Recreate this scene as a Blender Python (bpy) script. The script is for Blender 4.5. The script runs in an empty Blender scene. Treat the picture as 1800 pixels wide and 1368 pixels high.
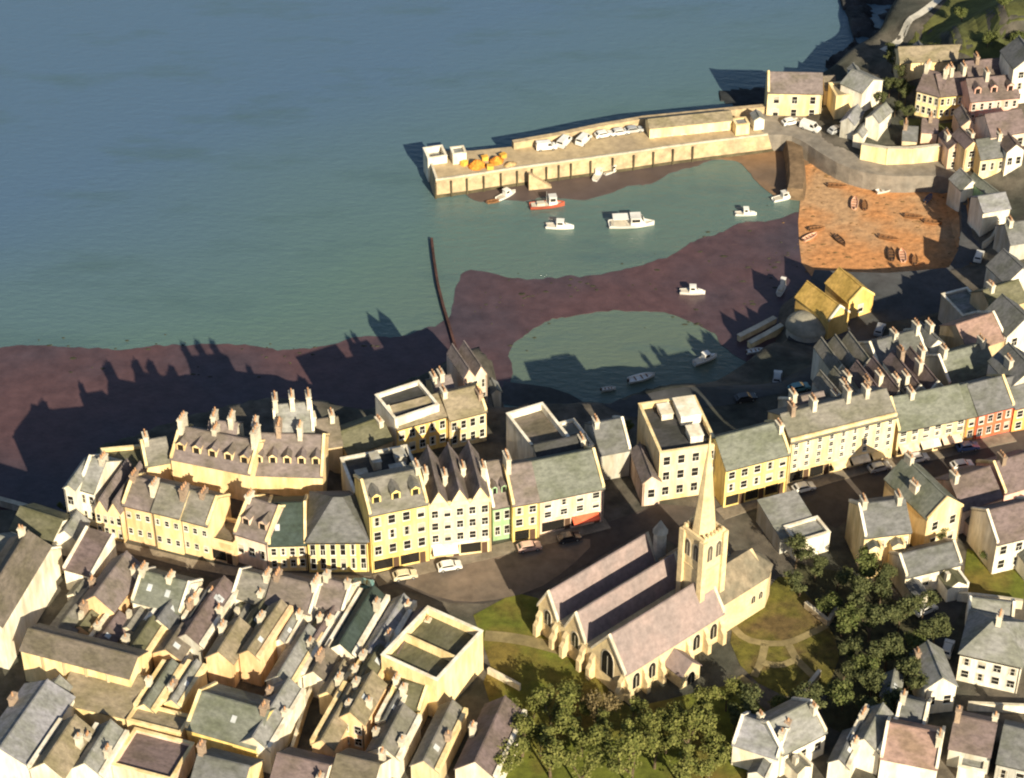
import bpy, bmesh, math, random
import numpy as np
from mathutils import Vector, Matrix
random.seed(7)
S = bpy.context.scene
COL = S.collection
R = math.radians
# ---------------------------------------------------------------- camera (aerial, looking north over the town)
F = 4060.0                       # focal length in pixels of the 1800 px wide photograph
PITCH = R(38.0); DIST = 450.0
CAM = np.array([0.0, -DIST*math.cos(PITCH), DIST*math.sin(PITCH)])
FW = np.array([0, math.cos(PITCH), -math.sin(PITCH)]); UP = np.array([0, math.sin(PITCH), math.cos(PITCH)])
def at(px, py, z=0.0):
    "where the sight line through a photograph pixel meets the height z"
    r = FW*F + np.array([px-900.0, 0, 0]) - UP*(py-684.0)
    t = (z-CAM[2])/r[2]
    p = CAM + r*t
    return Vector((p[0], p[1], z))
cd = bpy.data.cameras.new('camera'); co = bpy.data.objects.new('camera', cd); COL.objects.link(co)
co.location = CAM; co.rotation_euler = (math.pi/2-PITCH, 0, 0)
cd.sensor_width = 36; cd.lens = 36*F/1800; cd.clip_start = 1; cd.clip_end = 9000
S.camera = co
# ---------------------------------------------------------------- terrain height
_coast = [(-900,700,14),(-150,840,14),(0,870,14),(100,892,14),(108,838,14),(160,772,15),(300,722,17),(480,672,18),(575,676,17),(640,705,14),
 (650,672,14),(745,636,14),(795,612,13),(850,596,12),(890,640,12),(885,705,13),(925,690,14),(1060,690,13),(1110,675,12),(1220,650,11),(1300,618,7),
 (1362,592,3.5),(1372,520,3),(1425,470,3),(1540,476,2.5),(1640,470,2.5),(1676,465,2.5),(1686,400,3),(1672,318,3.6),(1655,296,4),(1560,304,4),(1490,288,4),(1440,262,4),(1405,244,4),
 (1345,216,4),(1338,186,4),(1440,132,4),(1490,95,4.5),(1530,62,6),(1590,-40,8),(1700,-200,8),(2300,-420,8)]
COAST = np.array([at(*c)[:2] for c in _coast] + [[900,700],[900,-600],[-900,-600]])
_ctl = [(50,1000,14),(300,1000,14),(600,900,14),(400,1200,14),(800,1000,14),(100,1300,14),(700,1300,14),(1000,1000,14),(1100,1250,14),(1300,1050,14),(900,850,14),(1200,850,14),
 (450,830,18),(350,820,18),(530,820,18),(420,770,18),(240,850,15.5),(260,945,14),(430,975,14),(560,985,14),(640,940,14),(620,820,14.5),(750,720,14),(1000,770,14),(1500,820,14),(1750,800,13.5),(1600,1000,14),(1750,1100,14),(1500,1250,14),(1400,1000,14),(0,900,14),(1300,800,14),
 (1150,740,12.5),(1350,720,11),(1450,690,10),(1550,670,10),(1700,650,10),(1790,610,10),(1330,640,7),(1420,570,3),(1480,590,3.5),(1600,530,2.6),(1700,440,3.5),(1740,350,4.5),(1790,420,7),(1660,580,5),
 (1500,290,4),(1640,290,4),(1400,230,4),(1380,200,4),(1460,200,5),(1530,200,7),(1500,150,7),(1650,215,8),(1620,110,11),(1720,250,7),(1790,240,10),(1790,180,13),
 (1620,30,13),(1700,60,18),(1790,20,23),(1790,110,16),(1565,80,8)]
CTL = np.array([[*at(*c)[:2], c[2]] for c in _ctl])
def heights(P):
    P = np.atleast_2d(np.asarray(P, float)); out = np.empty(len(P))
    A = COAST; B = np.roll(COAST, -1, axis=0)
    for s in range(0, len(P), 4000):
        p = P[s:s+4000]
        d2 = ((p[:,None,:]-CTL[None,:,:2])**2).sum(2) + 1.0
        w = d2**-2.0
        hp = (w*CTL[None,:,2]).sum(1)/w.sum(1)
        ab = B-A; ap = p[:,None,:]-A[None]
        t = np.clip((ap*ab).sum(2)/(ab**2).sum(1), 0, 1)
        d = np.sqrt(((ap-t[...,None]*ab)**2).sum(2)).min(1)
        y = p[:,1][:,None]; x = p[:,0][:,None]
        c = (A[:,1]>y) != (B[:,1]>y)
        den = np.where(np.abs(B[:,1]-A[:,1])<1e-9, 1e-9, B[:,1]-A[:,1])
        ins = (c & (x < (B[:,0]-A[:,0])*(y-A[:,1])/den + A[:,0])).sum(1) % 2 == 1
        q = np.clip(d/3.0, 0, 1); q = q*q*(3-2*q)
        out[s:s+4000] = np.where(ins, np.maximum(hp*q, 0.02)-0.0, -np.clip(d*0.5, 0, 6)-0.0)
    return out
def hgt(x, y): return float(heights([[x, y]])[0])
def ground(px, py, lift=0.0):
    "the sight line through a pixel brought down to the ground (plus lift)"
    z = 10.0
    for _ in range(14):
        p = at(px, py, z+lift); z = 0.5*z+0.5*max(hgt(p.x, p.y), 0.0)
    p = at(px, py, z+lift)
    return Vector((p.x, p.y, z))
# ---------------------------------------------------------------- materials
def nodes(name):
    m = bpy.data.materials.new(name); m.use_nodes = True
    n = m.node_tree.nodes; l = m.node_tree.links
    b = n['Principled BSDF']
    return m, n, l, b
_mc = {}
def mat(name, c, rough=0.85, var=0.18, scale=0.8, bump=0.0, bscale=6.0, c2=None, c2s=0.25, stretch=(1,1,1), metal=0.0, spec=0.3, lo=0.42, hi=0.62):
    "a weathered surface: base colour, large blotches of a second colour, fine mottling, bump"
    if name in _mc: return _mc[name]
    m, n, l, b = nodes(name)
    tc = n.new('ShaderNodeTexCoord'); mp = n.new('ShaderNodeMapping'); mp.inputs['Scale'].default_value = stretch
    oi = n.new('ShaderNodeObjectInfo'); ad = n.new('ShaderNodeVectorMath'); ad.operation = 'ADD'
    cb = n.new('ShaderNodeCombineXYZ'); mu = n.new('ShaderNodeMath'); mu.operation = 'MULTIPLY'; mu.inputs[1].default_value = 91.0
    l.new(oi.outputs['Random'], mu.inputs[0]); l.new(mu.outputs[0], cb.inputs[0]); l.new(mu.outputs[0], cb.inputs[1])
    l.new(tc.outputs['Object'], ad.inputs[0]); l.new(cb.outputs[0], ad.inputs[1]); l.new(ad.outputs[0], mp.inputs[0])
    n1 = n.new('ShaderNodeTexNoise'); n1.inputs['Scale'].default_value = scale; n1.inputs['Detail'].default_value = 6; n1.inputs['Roughness'].default_value = 0.65
    n2 = n.new('ShaderNodeTexNoise'); n2.inputs['Scale'].default_value = c2s; n2.inputs['Detail'].default_value = 4
    l.new(mp.outputs[0], n1.inputs[0]); l.new(mp.outputs[0], n2.inputs[0])
    c2 = c2 or tuple(x*0.72 for x in c)
    rp = n.new('ShaderNodeValToRGB'); rp.color_ramp.elements[0].position = lo; rp.color_ramp.elements[1].position = hi
    rp.color_ramp.elements[0].color = (*c, 1); rp.color_ramp.elements[1].color = (*c2, 1)
    l.new(n2.outputs[0], rp.inputs[0])
    mr = n.new('ShaderNodeMapRange'); mr.inputs[1].default_value = 0.3; mr.inputs[2].default_value = 0.7; mr.inputs[3].default_value = 1-var*1.6; mr.inputs[4].default_value = 1+var
    l.new(n1.outputs[0], mr.inputs[0])
    mx = n.new('ShaderNodeMix'); mx.data_type = 'RGBA'; mx.blend_type = 'MULTIPLY'; mx.inputs[0].default_value = 1
    l.new(rp.outputs[0], mx.inputs[6]); l.new(mr.outputs[0], mx.inputs[7]); l.new(mx.outputs[2], b.inputs['Base Color'])
    b.inputs['Roughness'].default_value = rough; b.inputs['Metallic'].default_value = metal; b.inputs['Specular IOR Level'].default_value = spec
    if bump:
        n3 = n.new('ShaderNodeTexNoise'); n3.inputs['Scale'].default_value = bscale; n3.inputs['Detail'].default_value = 5
        l.new(mp.outputs[0], n3.inputs[0])
        bp = n.new('ShaderNodeBump'); bp.inputs['Strength'].default_value = bump; bp.inputs['Distance'].default_value = 0.2
        l.new(n3.outputs[0], bp.inputs['Height']); l.new(bp.outputs[0], b.inputs['Normal'])
    _mc[name] = m
    return m
WALLC = dict(cream=(.85,.66,.38), yellow=(.87,.67,.25), pale=(.87,.70,.40), peach=(.84,.60,.36), white=(.83,.78,.67), pink=(.78,.47,.40), red=(.85,.17,.09), orange=(.85,.42,.14),
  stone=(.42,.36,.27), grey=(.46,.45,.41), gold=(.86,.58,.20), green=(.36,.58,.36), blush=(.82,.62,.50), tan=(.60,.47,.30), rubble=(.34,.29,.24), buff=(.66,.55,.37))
ROOFC = dict(slate=(.145,.147,.152), pinkslate=(.20,.165,.16), brown=(.165,.14,.115), olive=(.135,.13,.085), palegrey=(.25,.25,.245), green=(.165,.175,.15), dark=(.06,.06,.065), darkgreen=(.045,.065,.06),
  mauve=(.165,.125,.125), tan=(.27,.225,.16), rose=(.30,.20,.17), lilac=(.27,.27,.30), red=(.24,.06,.045), gold=(.52,.34,.10), warm=(.205,.193,.172))
def wallm(k):
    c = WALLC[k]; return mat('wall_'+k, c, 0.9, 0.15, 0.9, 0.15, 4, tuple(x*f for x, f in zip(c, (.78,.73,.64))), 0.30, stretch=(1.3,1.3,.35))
def roofm(k):
    c = ROOFC[k]
    key = 'roof_'+k
    if key in _mc: return _mc[key]
    m = mat(key, c, 0.75, 0.24, 1.6, 0.35, 9, tuple(x*f for x, f in zip(c, (.74,.76,.66))), 0.35, stretch=(.6,1,1))
    return m
def wallm_of(c): return wallm(c)
M_FRAME = mat('window_frame_paint', (.72,.70,.64), .6, .05)
def glassm():
    m, n, l, b = nodes('window_glass')
    b.inputs['Base Color'].default_value = (.018,.017,.016,1); b.inputs['Roughness'].default_value = .12; b.inputs['Specular IOR Level'].default_value = .5
    return m
M_GLASS = glassm()
M_BLIND = mat('window_blind', (.55,.50,.40), .8, .1)
M_STONE = mat('pale_coping_stone', (.62,.56,.44), .9, .15, 1.2, .2)
M_BRICK = mat('chimney_brick', (.36,.27,.20), .9, .25, 2.0, .3)
M_RENDER = mat('chimney_render', (.66,.60,.48), .9, .15, 1.5, .2)
M_POT = mat('clay_pot', (.48,.27,.15), .8, .2, 3)
M_DOOR = mat('door_paint', (.10,.06,.04), .5, .1)
M_LEAD = mat('flat_roof_lead', (.20,.185,.165), .8, .25, .9, .2)
# ---------------------------------------------------------------- mesh builder
class MB:
    def __init__(s): s.v = []; s.f = []; s.m = []
    def face(s, pts, m=0):
        i = len(s.v); s.v += [tuple(p) for p in pts]; s.f.append(tuple(range(i, i+len(pts)))); s.m.append(m)
    def box(s, x0, x1, y0, y1, z0, z1, m=0):
        i = len(s.v)
        s.v += [(x0,y0,z0),(x1,y0,z0),(x1,y1,z0),(x0,y1,z0),(x0,y0,z1),(x1,y0,z1),(x1,y1,z1),(x0,y1,z1)]
        for q in ((0,3,2,1),(4,5,6,7),(0,1,5,4),(1,2,6,5),(2,3,7,6),(3,0,4,7)):
            s.f.append(tuple(i+k for k in q)); s.m.append(m)
    def ext(s, prof, a, b, axis, m=0, caps=True):
        "extrude a closed profile: axis 'x' -> profile in (y,z); 'y' -> (x,z); 'z' -> (x,y)"
        n = len(prof); i = len(s.v)
        def P(u, v, t): return (t,u,v) if axis == 'x' else ((u,t,v) if axis == 'y' else (u,v,t))
        s.v += [P(u,v,a) for u, v in prof] + [P(u,v,b) for u, v in prof]
        for k in range(n):
            s.f.append((i+k, i+(k+1)%n, i+n+(k+1)%n, i+n+k)); s.m.append(m)
        if caps:
            s.f.append(tuple(i+k for k in range(n))[::-1]); s.m.append(m)
            s.f.append(tuple(i+n+k for k in range(n))); s.m.append(m)
    def rings(s, rings, m=0, caps=True, close=True):
        i = len(s.v); n = len(rings[0])
        for r in rings: s.v += [tuple(p) for p in r]
        for a in range(len(rings)-1):
            for k in range(n if close else n-1):
                s.f.append((i+a*n+k, i+a*n+(k+1)%n, i+(a+1)*n+(k+1)%n, i+(a+1)*n+k)); s.m.append(m)
        if caps:
            s.f.append(tuple(i+k for k in range(n))[::-1]); s.m.append(m)
            s.f.append(tuple(i+(len(rings)-1)*n+k for k in range(n))); s.m.append(m)
    def cyl(s, cx, cy, z0, r0, z1, r1, n=8, m=0, a0=0.0):
        ring = lambda r, z: [(cx+r*math.cos(a0+2*math.pi*k/n), cy+r*math.sin(a0+2*math.pi*k/n), z) for k in range(n)]
        s.rings([ring(r0, z0), ring(max(r1, 1e-3), z1)], m)
    def tube(s, p, q, r0, r1, n=6, m=0):
        p = Vector(p); q = Vector(q); d = (q-p).normalized()
        a = d.cross(Vector((0,0,1)) if abs(d.z) < .9 else Vector((1,0,0))).normalized(); b = d.cross(a)
        ring = lambda c, r: [c+a*r*math.cos(2*math.pi*k/n)+b*r*math.sin(2*math.pi*k/n) for k in range(n)]
        s.rings([ring(p, r0), ring(q, r1)], m)
    def mesh(s, name, mats, smooth=False):
        me = bpy.data.meshes.new(name); me.from_pydata(s.v, [], s.f)
        for mm in (mats if isinstance(mats, (list, tuple)) else [mats]): me.materials.append(mm)
        me.polygons.foreach_set('material_index', s.m)
        bm = bmesh.new(); bm.from_mesh(me); bmesh.ops.recalc_face_normals(bm, faces=bm.faces); bm.to_mesh(me); bm.free()
        if smooth: me.polygons.foreach_set('use_smooth', [True]*len(me.polygons))
        me.update(); return me
    def build(s, name, mats, parent=None, loc=(0,0,0), rz=0.0, smooth=False):
        return link(name, s.mesh(name, mats, smooth), parent, loc, rz)
def link(name, me, parent=None, loc=(0,0,0), rz=0.0):
    o = bpy.data.objects.new(name, me); COL.objects.link(o); o.location = loc; o.rotation_euler = (0,0,rz)
    if parent: o.parent = parent
    return o
def empty(name, loc, rz=0.0):
    o = bpy.data.objects.new(name, None); COL.objects.link(o); o.location = loc; o.rotation_euler = (0,0,rz); o.empty_display_size = .5
    return o
def tag(o, label=None, cat=None, group=None, kind=None):
    if label: o['label'] = label
    if cat: o['category'] = cat
    if group: o['group'] = group
    if kind: o['kind'] = kind
    return o
KIDS = {}
def copy_tree(o, parent=None):
    c = o.copy(); COL.objects.link(c)
    if parent: c.parent = parent
    for ch in list(o.children): copy_tree(ch, c)
    return c
# ---------------------------------------------------------------- shared parts
_wc = {}; _wr = random.Random(21)
def window_mesh(w, h, style=0):
    k = (round(w,2), round(h,2), style)
    if k in _wc: return _wc[k]
    b = MB(); t = .10
    b.box(-w/2-t, -w/2, -.07, .03, -t, h+t, 0); b.box(w/2, w/2+t, -.07, .03, -t, h+t, 0)
    b.box(-w/2, w/2, -.07, .03, h, h+t, 0); b.box(-w/2-.1, w/2+.1, -.16, .03, -t-.09, -t, 0); b.box(-w/2, w/2, -.07, .03, -t, 0, 0)
    b.box(-w/2, w/2, -.03, .02, 0, h, 1)
    b.box(-w/2, w/2, -.05, -.031, h*.5-.035, h*.5+.035, 0)
    if style == 2: b.box(-w/2+.02, w/2-.02, -.036, -.0305, h*.55, h-.02, 2)
    if style == 3:
        for a, c in ((-w/2+.02, -w*.26), (w*.26, w/2-.02)): b.box(a, c, -.036, -.0305, .02, h-.02, 2)
    if style == 1: b.box(-.035, .035, -.052, -.0315, 0, h*.5-.036, 0)
    _wc[k] = b.mesh('window', [M_FRAME, M_GLASS, M_BLIND]); return _wc[k]
def add_windows(root, L, z0, h, rows, cols, ww=None, hh=None, y=0.0, margin=None, skip=(), xs=None, side=None, d=0):
    st = (h-z0)/rows; hh = hh or min(1.75, st*.55)
    margin = margin if margin is not None else L/cols*.5
    for r in range(rows):
        for c in range(cols):
            if (r, c) in skip: continue
            x = xs[c] if xs else (margin + (L-2*margin)*(c/(cols-1) if cols > 1 else .5))
            w = ww or min(1.15, L/cols*.5); sty = _wr.choice((0,0,1,1,2,3))
            z = z0 + st*r + (st-hh)*.5
            if side == 'R': link('window', window_mesh(w, hh), root, (L, x, z), math.pi/2)
            elif side == 'L': link('window', window_mesh(w, hh), root, (0, d-x, z), -math.pi/2)
            else: link('window', window_mesh(w, hh, sty), root, (x, y, z))
def add_chimney(roofobj, x, y, ztop, zroof, w=.75, dep=1.7, pots=3, m=None, rng=random):
    b = MB(); b.box(x-w/2, x+w/2, y-dep/2, y+dep/2, zroof, ztop-.25, 0); b.box(x-w/2-.1, x+w/2+.1, y-dep/2-.1, y+dep/2+.1, ztop-.25, ztop, 0)
    for k in range(pots):
        yy = y-dep/2+dep*(k+.5)/pots
        b.cyl(x, yy, ztop, .17, ztop+.55+.25*rng.random(), .13, 8, 1)
    b.build('chimney', [m or M_BRICK, M_POT], roofobj)
def eave(px, py, h):
    z = 10.0
    for _ in range(14):
        p = at(px, py, z+h); z = .5*z + .5*max(hgt(p.x, p.y), 0.3)
    return at(px, py, z+h), z
# ---------------------------------------------------------------- houses
def slab(y0, ym, y1, ze, zr, t, ov, sl0, sl1):
    "closed chevron profile of a pitched roof"
    return [(y0-ov, ze-ov*sl0), (ym, zr), (y1+ov, ze-ov*sl1), (y1+ov, ze-ov*sl1+t), (ym, zr+t), (y0-ov, ze-ov*sl0+t)]
def house(label, e1, e2, h, d, roof='gp', wall='cream', rc='slate', rh=None, name='terrace_house', cat='house', win=None, chim=(), dorm=0, cop='', shop=None, group=None,
          z0=None, para=0.0, sky=0, ridges=1, wside=None, mat_ch=None, awn=None, roofm_=None, base=None, fl=0.5, dcol=None, pots=3, ww=None, hh=None, ext=()):
    rng = random.Random(label)
    P1, g1 = eave(*e1, h); P2, g2 = eave(*e2, h)
    if base is not None:
        P1 = at(e1[0], e1[1], base+h); P2 = at(e2[0], e2[1], base+h); g1 = g2 = base
    g = (g1+g2)/2
    P2 = at(e2[0], e2[1], g+h); P1 = at(e1[0], e1[1], g+h)
    u = (P2-P1).to_2d(); L = u.length; u.normalize(); w = Vector((-u.y, u.x))
    cs = [P1.to_2d(), P2.to_2d(), P1.to_2d()+w*d, P2.to_2d()+w*d]
    zb = min(max(0.0, hgt(c.x, c.y)) for c in cs)-.25
    zb = max(zb, g-5.0)
    root = empty(name, (P1.x, P1.y, zb), math.atan2(u.y, u.x)); H = g+h-zb; G = g-zb
    tag(root, label, cat, group)
    wm = wallm(wall); rm = roofm_ or roofm(rc)
    x0, x1 = .02, L-.02
    b = MB(); ro = MB(); t = .2; rooftop = lambda x, y: H
    if roof == 'gp':
        rh = rh if rh is not None else d*.36
        ym = d*fl; s0 = rh/ym; s1 = rh/(d-ym)
        b.ext([(0,0),(0,H),(ym,H+rh),(d,H),(d,0)], x0, x1, 'x')
        ro.ext(slab(0, ym, d, H+.03, H+rh+.03, t, .3, s0, s1), x0-.12, x1+.12, 'x')
        ro.box(x0-.1, x1+.1, ym-.14, ym+.14, H+rh+.12, H+rh+.36)
        rooftop = lambda x, y: H+rh*(y/ym if y < ym else (d-y)/(d-ym))
    elif roof == 'gf':
        rh = rh if rh is not None else L*.42
        n = ridges; lw = (x1-x0)/n
        prof = [(x0,0),(x0,H)]
        for k in range(n): prof += [(x0+lw*(k+.5), H+rh), (x0+lw*(k+1), H)]
        b.ext(prof+[(x1,0)], 0, d, 'y')
        for k in range(n):
            a = x0+lw*k; s = rh/(lw/2)
            ro.ext(slab(a, a+lw/2, a+lw, H+.03, H+rh+.03, t, .22 if n == 1 else -.01, s, s), -.15, d+.15, 'y')
            ro.box(a+lw/2-.13, a+lw/2+.13, -.13, d+.13, H+rh+.12, H+rh+.36)
        rooftop = lambda x, y: H+rh*(1-abs(((x-x0) % lw)/lw*2-1))
    elif roof == 'hip':
        rh = rh if rh is not None else d*.36
        hi = min(d/2, L*.42)
        b.box(x0, x1, 0, d, 0, H)
        o = .35; e = H+.03
        A = [(x0-o,-o,e),(x1+o,-o,e),(x1+o,d+o,e),(x0-o,d+o,e)]; T = .14
        B_ = [(p[0],p[1],e+T) for p in A]; r1_ = (x0+hi, d/2, H+rh); r2_ = (x1-hi, d/2, H+rh)
        ro.face(A); 
        for k in range(4): ro.face([A[k], A[(k+1)%4], B_[(k+1)%4], B_[k]])
        ro.face([B_[0],B_[1],r2_,r1_]); ro.face([B_[2],B_[3],r1_,r2_]); ro.face([B_[1],B_[2],r2_]); ro.face([B_[3],B_[0],r1_])
        rooftop = lambda x, y: H+rh*min(1, min(y, d-y)/(d/2), max(.05, min(x, L-x)/hi))
    elif roof == 'mono':
        rh = rh if rh is not None else d*.28
        b.ext([(0,0),(0,H),(d,H+rh),(d,0)], x0, x1, 'x')
        s = rh/d
        ro.ext([(-.3,H+.03-.3*s),(d+.15,H+rh+.03+.15*s),(d+.15,H+rh+.03+.15*s+t),(-.3,H+.03-.3*s+t)], x0-.1, x1+.1, 'x')
        rooftop = lambda x, y: H+rh*y/d
    elif roof == 'flat':
        pw = .38; ph = para or .9
        b.box(x0, x1, 0, d, 0, H-ph)
        for a in ((x0,x1,0,pw),(x0,x1,d-pw,d),(x0,x0+pw,pw,d-pw),(x1-pw,x1,pw,d-pw)): b.box(*a, H-ph+.001, H)
        ro.box(x0+pw+.02, x1-pw-.02, pw+.02, d-pw-.02, H-ph+.004, H-ph+.12)
        rooftop = lambda x, y: H-ph+.1
    if e1[1] > 990 and not chim and roof in ('gp', 'gf') and d > 6: chim = [(rng.choice((.06,.94)), rng.uniform(.25,.8), rng.uniform(1.6,2.6), rng.uniform(.8,1.6))]+([(rng.choice((.06,.94)), rng.uniform(.1,.9), 1.8, .8)] if rng.random() < .35 else []); pots = rng.choice((1, 2, 2))
    b.build('wall', wm, root)
    rf = ro.build('roof', rm if roof != 'flat' else (roofm(rc) if rc else M_LEAD), root)
    cp = MB()
    if roof == 'flat':
        for a in ((x0-.08,x1+.08,-.08,.46),(x0-.08,x1+.08,d-.46,d+.08),(x0-.08,x0+.46,.461,d-.461),(x1-.46,x1+.08,.461,d-.461)): cp.box(*a, H+.004, H+.13)
    if 'l' in cop or 'r' in cop:
        for sd in cop:
            if sd not in 'lr': continue
            xa, xb = (x0-.12, x0+.34) if sd == 'l' else (x1-.34, x1+.12)
            if roof == 'gp': cp.ext(slab(0, d*fl, d, H+.05, H+rh+.05, .62, .1, rh/(d*fl), rh/(d*(1-fl))), xa, xb, 'x')
            elif roof == 'mono': cp.ext([(-.1,H),(d+.1,H+rh),(d+.1,H+rh+.6),(-.1,H+.6)], xa, xb, 'x')
            elif roof == 'gf': cp.box(xa-(.12 if sd == 'l' else .08), xb+(.08 if sd == 'l' else .12), -.1, d+.1, H-.2, H+1.0)
            cp.build('coping', wallm(dcol or ('white' if wall in ('white','grey') else 'pale')), rf); cp = MB()
    if 'f' in cop and roof == 'gf':
        s = rh/((x1-x0)/ridges/2)
        for k in range(ridges):
            lw = (x1-x0)/ridges; a = x0+lw*k
            cp.ext(slab(a, a+lw/2, a+lw, H+.06, H+rh+.06, .5, .05, s, s), -.22, .12, 'y')
    if 'p' in cop:
        cp.box(x0-.05, x1+.05, -.12, .28, H-.1, H+.75)
    cmat = wallm(dcol or ('white' if wall in ('white','grey') else 'pale'))
    if cp.v: cp.build('coping', cmat, rf)
    for c in chim:
        fx, fy = c[0], c[1]; ch = c[2] if len(c) > 2 else 1.7
        x = max(.45, min(L-.45, fx*L)); y = fy*d; dep = c[3] if len(c) > 3 else 1.8
        zr = rooftop(x, y)
        add_chimney(rf, x, y, zr+ch, zr-1.0, .8, dep, pots, (M_RENDER if (mat_ch == 'r' or (mat_ch is None and rng.random() < .85)) else M_BRICK), rng)
    for k in range(dorm):
        x = L*(k+.5)/dorm; y = d*.14; zr = rooftop(x, y); dw = min(1.5, L/dorm*.55); dh = 1.5
        q = MB(); back = d*.42
        q.ext([(x-dw/2, zr-.4),(x-dw/2, zr+dh),(x, zr+dh+dw*.4),(x+dw/2, zr+dh),(x+dw/2, zr-.4)], y, back, 'y', 0)
        q.ext(slab(x-dw/2, x, x+dw/2, zr+dh+.03, zr+dh+dw*.4+.03, .1, .12, .8, .8), y-.15, back, 'y', 1)
        q.box(x-dw*.33, x+dw*.33, y-.05, y+.05, zr+.25, zr+dh-.1, 2)
        q.build('dormer', [wm, rm, M_GLASS], root)
    if e1[1] > 990 and roof == 'gf' and sky == 0 and rng.random() < .6: sky = rng.choice((1, 1, 2))
    for k in range(sky):
        if roof not in ('gp', 'mono', 'gf'): break
        if roof == 'gf':
            lw = (x1-x0)/ridges; s = rh/(lw/2); xa = x0+lw*(.56+.08*rng.random()); xb = xa+lw*.18; yy = d*(.15+.6*rng.random()); zf = lambda x: H+rh-s*(x-x0-lw/2); q = MB()
            q.ext([(xa, zf(xa)+.1),(xb, zf(xb)+.1),(xb, zf(xb)+.36),(xa, zf(xa)+.36)], yy, yy+.9, 'y', 0); q.build('skylight', M_SKYL, root); continue
        x = L*(.2+.6*rng.random()); ym = d*fl if roof == 'gp' else d; ya = ym*(.3+.2*rng.random()); yb = ya+.9
        s = rh/ym; q = MB()
        q.ext([(ya, H+ya*s+.1),(yb, H+yb*s+.1),(yb, H+yb*s+.36),(ya, H+ya*s+.36)], x-.4, x+.4, 'x', 0)
        q.build('skylight', M_SKYL, root)
    for a_, b_, ln, eh in ext:          # lean-to wings on the near side
        xa, xb = x0+.05+(L-.1)*a_, x0+.0+(L-.1)*b_; e0 = H-(h-eh); q = MB()
        q.ext([(xa,0),(xa,e0),((xa+xb)/2,e0+(xb-xa)*.32),(xb,e0),(xb,0)], -ln, -.005, 'y'); wg = q.build('rear_wing', wm, root)
        q = MB(); q.ext(slab(xa, (xa+xb)/2, xb, e0+.03, e0+(xb-xa)*.32+.03, .16, .12, .64, .64), -ln-.12, -.006, 'y'); q.build('wing_roof', roofm(rng.choice((rc, 'olive', 'warm', 'slate'))), wg)
        if rng.random() < .7:
            q = MB(); q.box(xb-.1, xb+.32, -ln-.1, -.01, 0, e0+.55); q.build('party_wall', wallm('white' if wall in ('white','grey') else 'pale'), wg)
        if rng.random() < .5:
            q = MB(); q.box(xa+.3, xa+.95, -ln*.5-.4, -ln*.5+.4, e0-.3, e0+2.0); q.build('chimney', M_RENDER, wg)
    zz = z0 if z0 is not None else G+(3.2 if shop else .5)
    if win: add_windows(root, L, zz if zz < H-1.5 else .4, H-.25, win[0], win[1], ww, hh, skip=win[2] if len(win) > 2 else ())
    if wside:
        for sd, r_, c_ in wside: add_windows(root, L if sd == 'R' else d, G+.6, H-.3, r_, c_, 1.0, side=sd, d=d, xs=[d*(k+.5)/c_ for k in range(c_)]) if sd == 'L' else \
            [link('window', window_mesh(1.0, min(1.6, (H-G-.9)/r_*.55)), root, (L-.02, d*(k+.5)/c_, G+.8+(H-G-.9)/r_*(q+.25)), math.pi/2) for k in range(c_) for q in range(r_)]
    if win and roof in ('gp', 'hip', 'mono') and h > 4:
        q = MB(); q.box(x0-.05, x1+.05, -.36, -.22, H-.30, H-.16); q.build('gutter', M_IRON, rf)
    if win and h > 5:
        q = MB(); xp = L-.22 if rng.random() < .6 else .22; q.box(xp-.05, xp+.05, -.12, -.02, .1, H-.2); q.build('downpipe', M_IRON, root)
    if shop:
        q = MB(); zt = G+2.9; n = max(1, int(L/4))
        q.box(.3, L-.3, -.12, .02, G+2.75, G+3.25, 1)
        for k in range(n):
            xa = .4+(L-.8)*k/n; xb = .4+(L-.8)*(k+1)/n-.25
            q.box(xa, xb-1.1, -.06, .02, G+.55, G+2.6, 0); q.box(xb-1.0, xb, -.05, .02, G+.1, G+2.5, 2)
        sf = q.build('shopfront', [M_GLASS, wallm(shop), M_DOOR], root)
        if awn:
            for k in range(n):
                if rng.random() < .25: continue
                xa = .5+(L-1)*k/n; xb = .5+(L-1)*(k+1)/n-.5; a = MB()
                a.ext([(0,G+2.72),(-1.4,G+2.05),(-1.4,G+1.85),(-1.36,G+1.85),(-1.36,G+2.0),(0,G+2.66)], xa, xb, 'x')
                a.build('awning', wallm(awn[k % len(awn)]), sf)
    elif G < H-2.2 and win:
        q = MB(); xd = L*(.5/max(1, win[1])) if win[1] % 2 else L*.5
        q.box(xd-.5, xd+.5, -.04, .02, G+.02, G+2.1, 0); q.box(xd-.62, xd+.62, -.09, .02, G+2.12, G+2.28, 1)
        # only where no ground-floor window stands in the way
        if not win or zz > G+2.3: q.build('door', [M_DOOR, M_FRAME], root)
    return root, dict(L=L, d=d, H=H, G=G, rf=rf, u=u, w=w, wm=wm, rm=rm)
M_IRON = mat('cast_iron', (.06,.06,.06), .6, .2)
M_SKYL = mat('skylight_glass', (.55,.58,.6), .25, .05)
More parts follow.
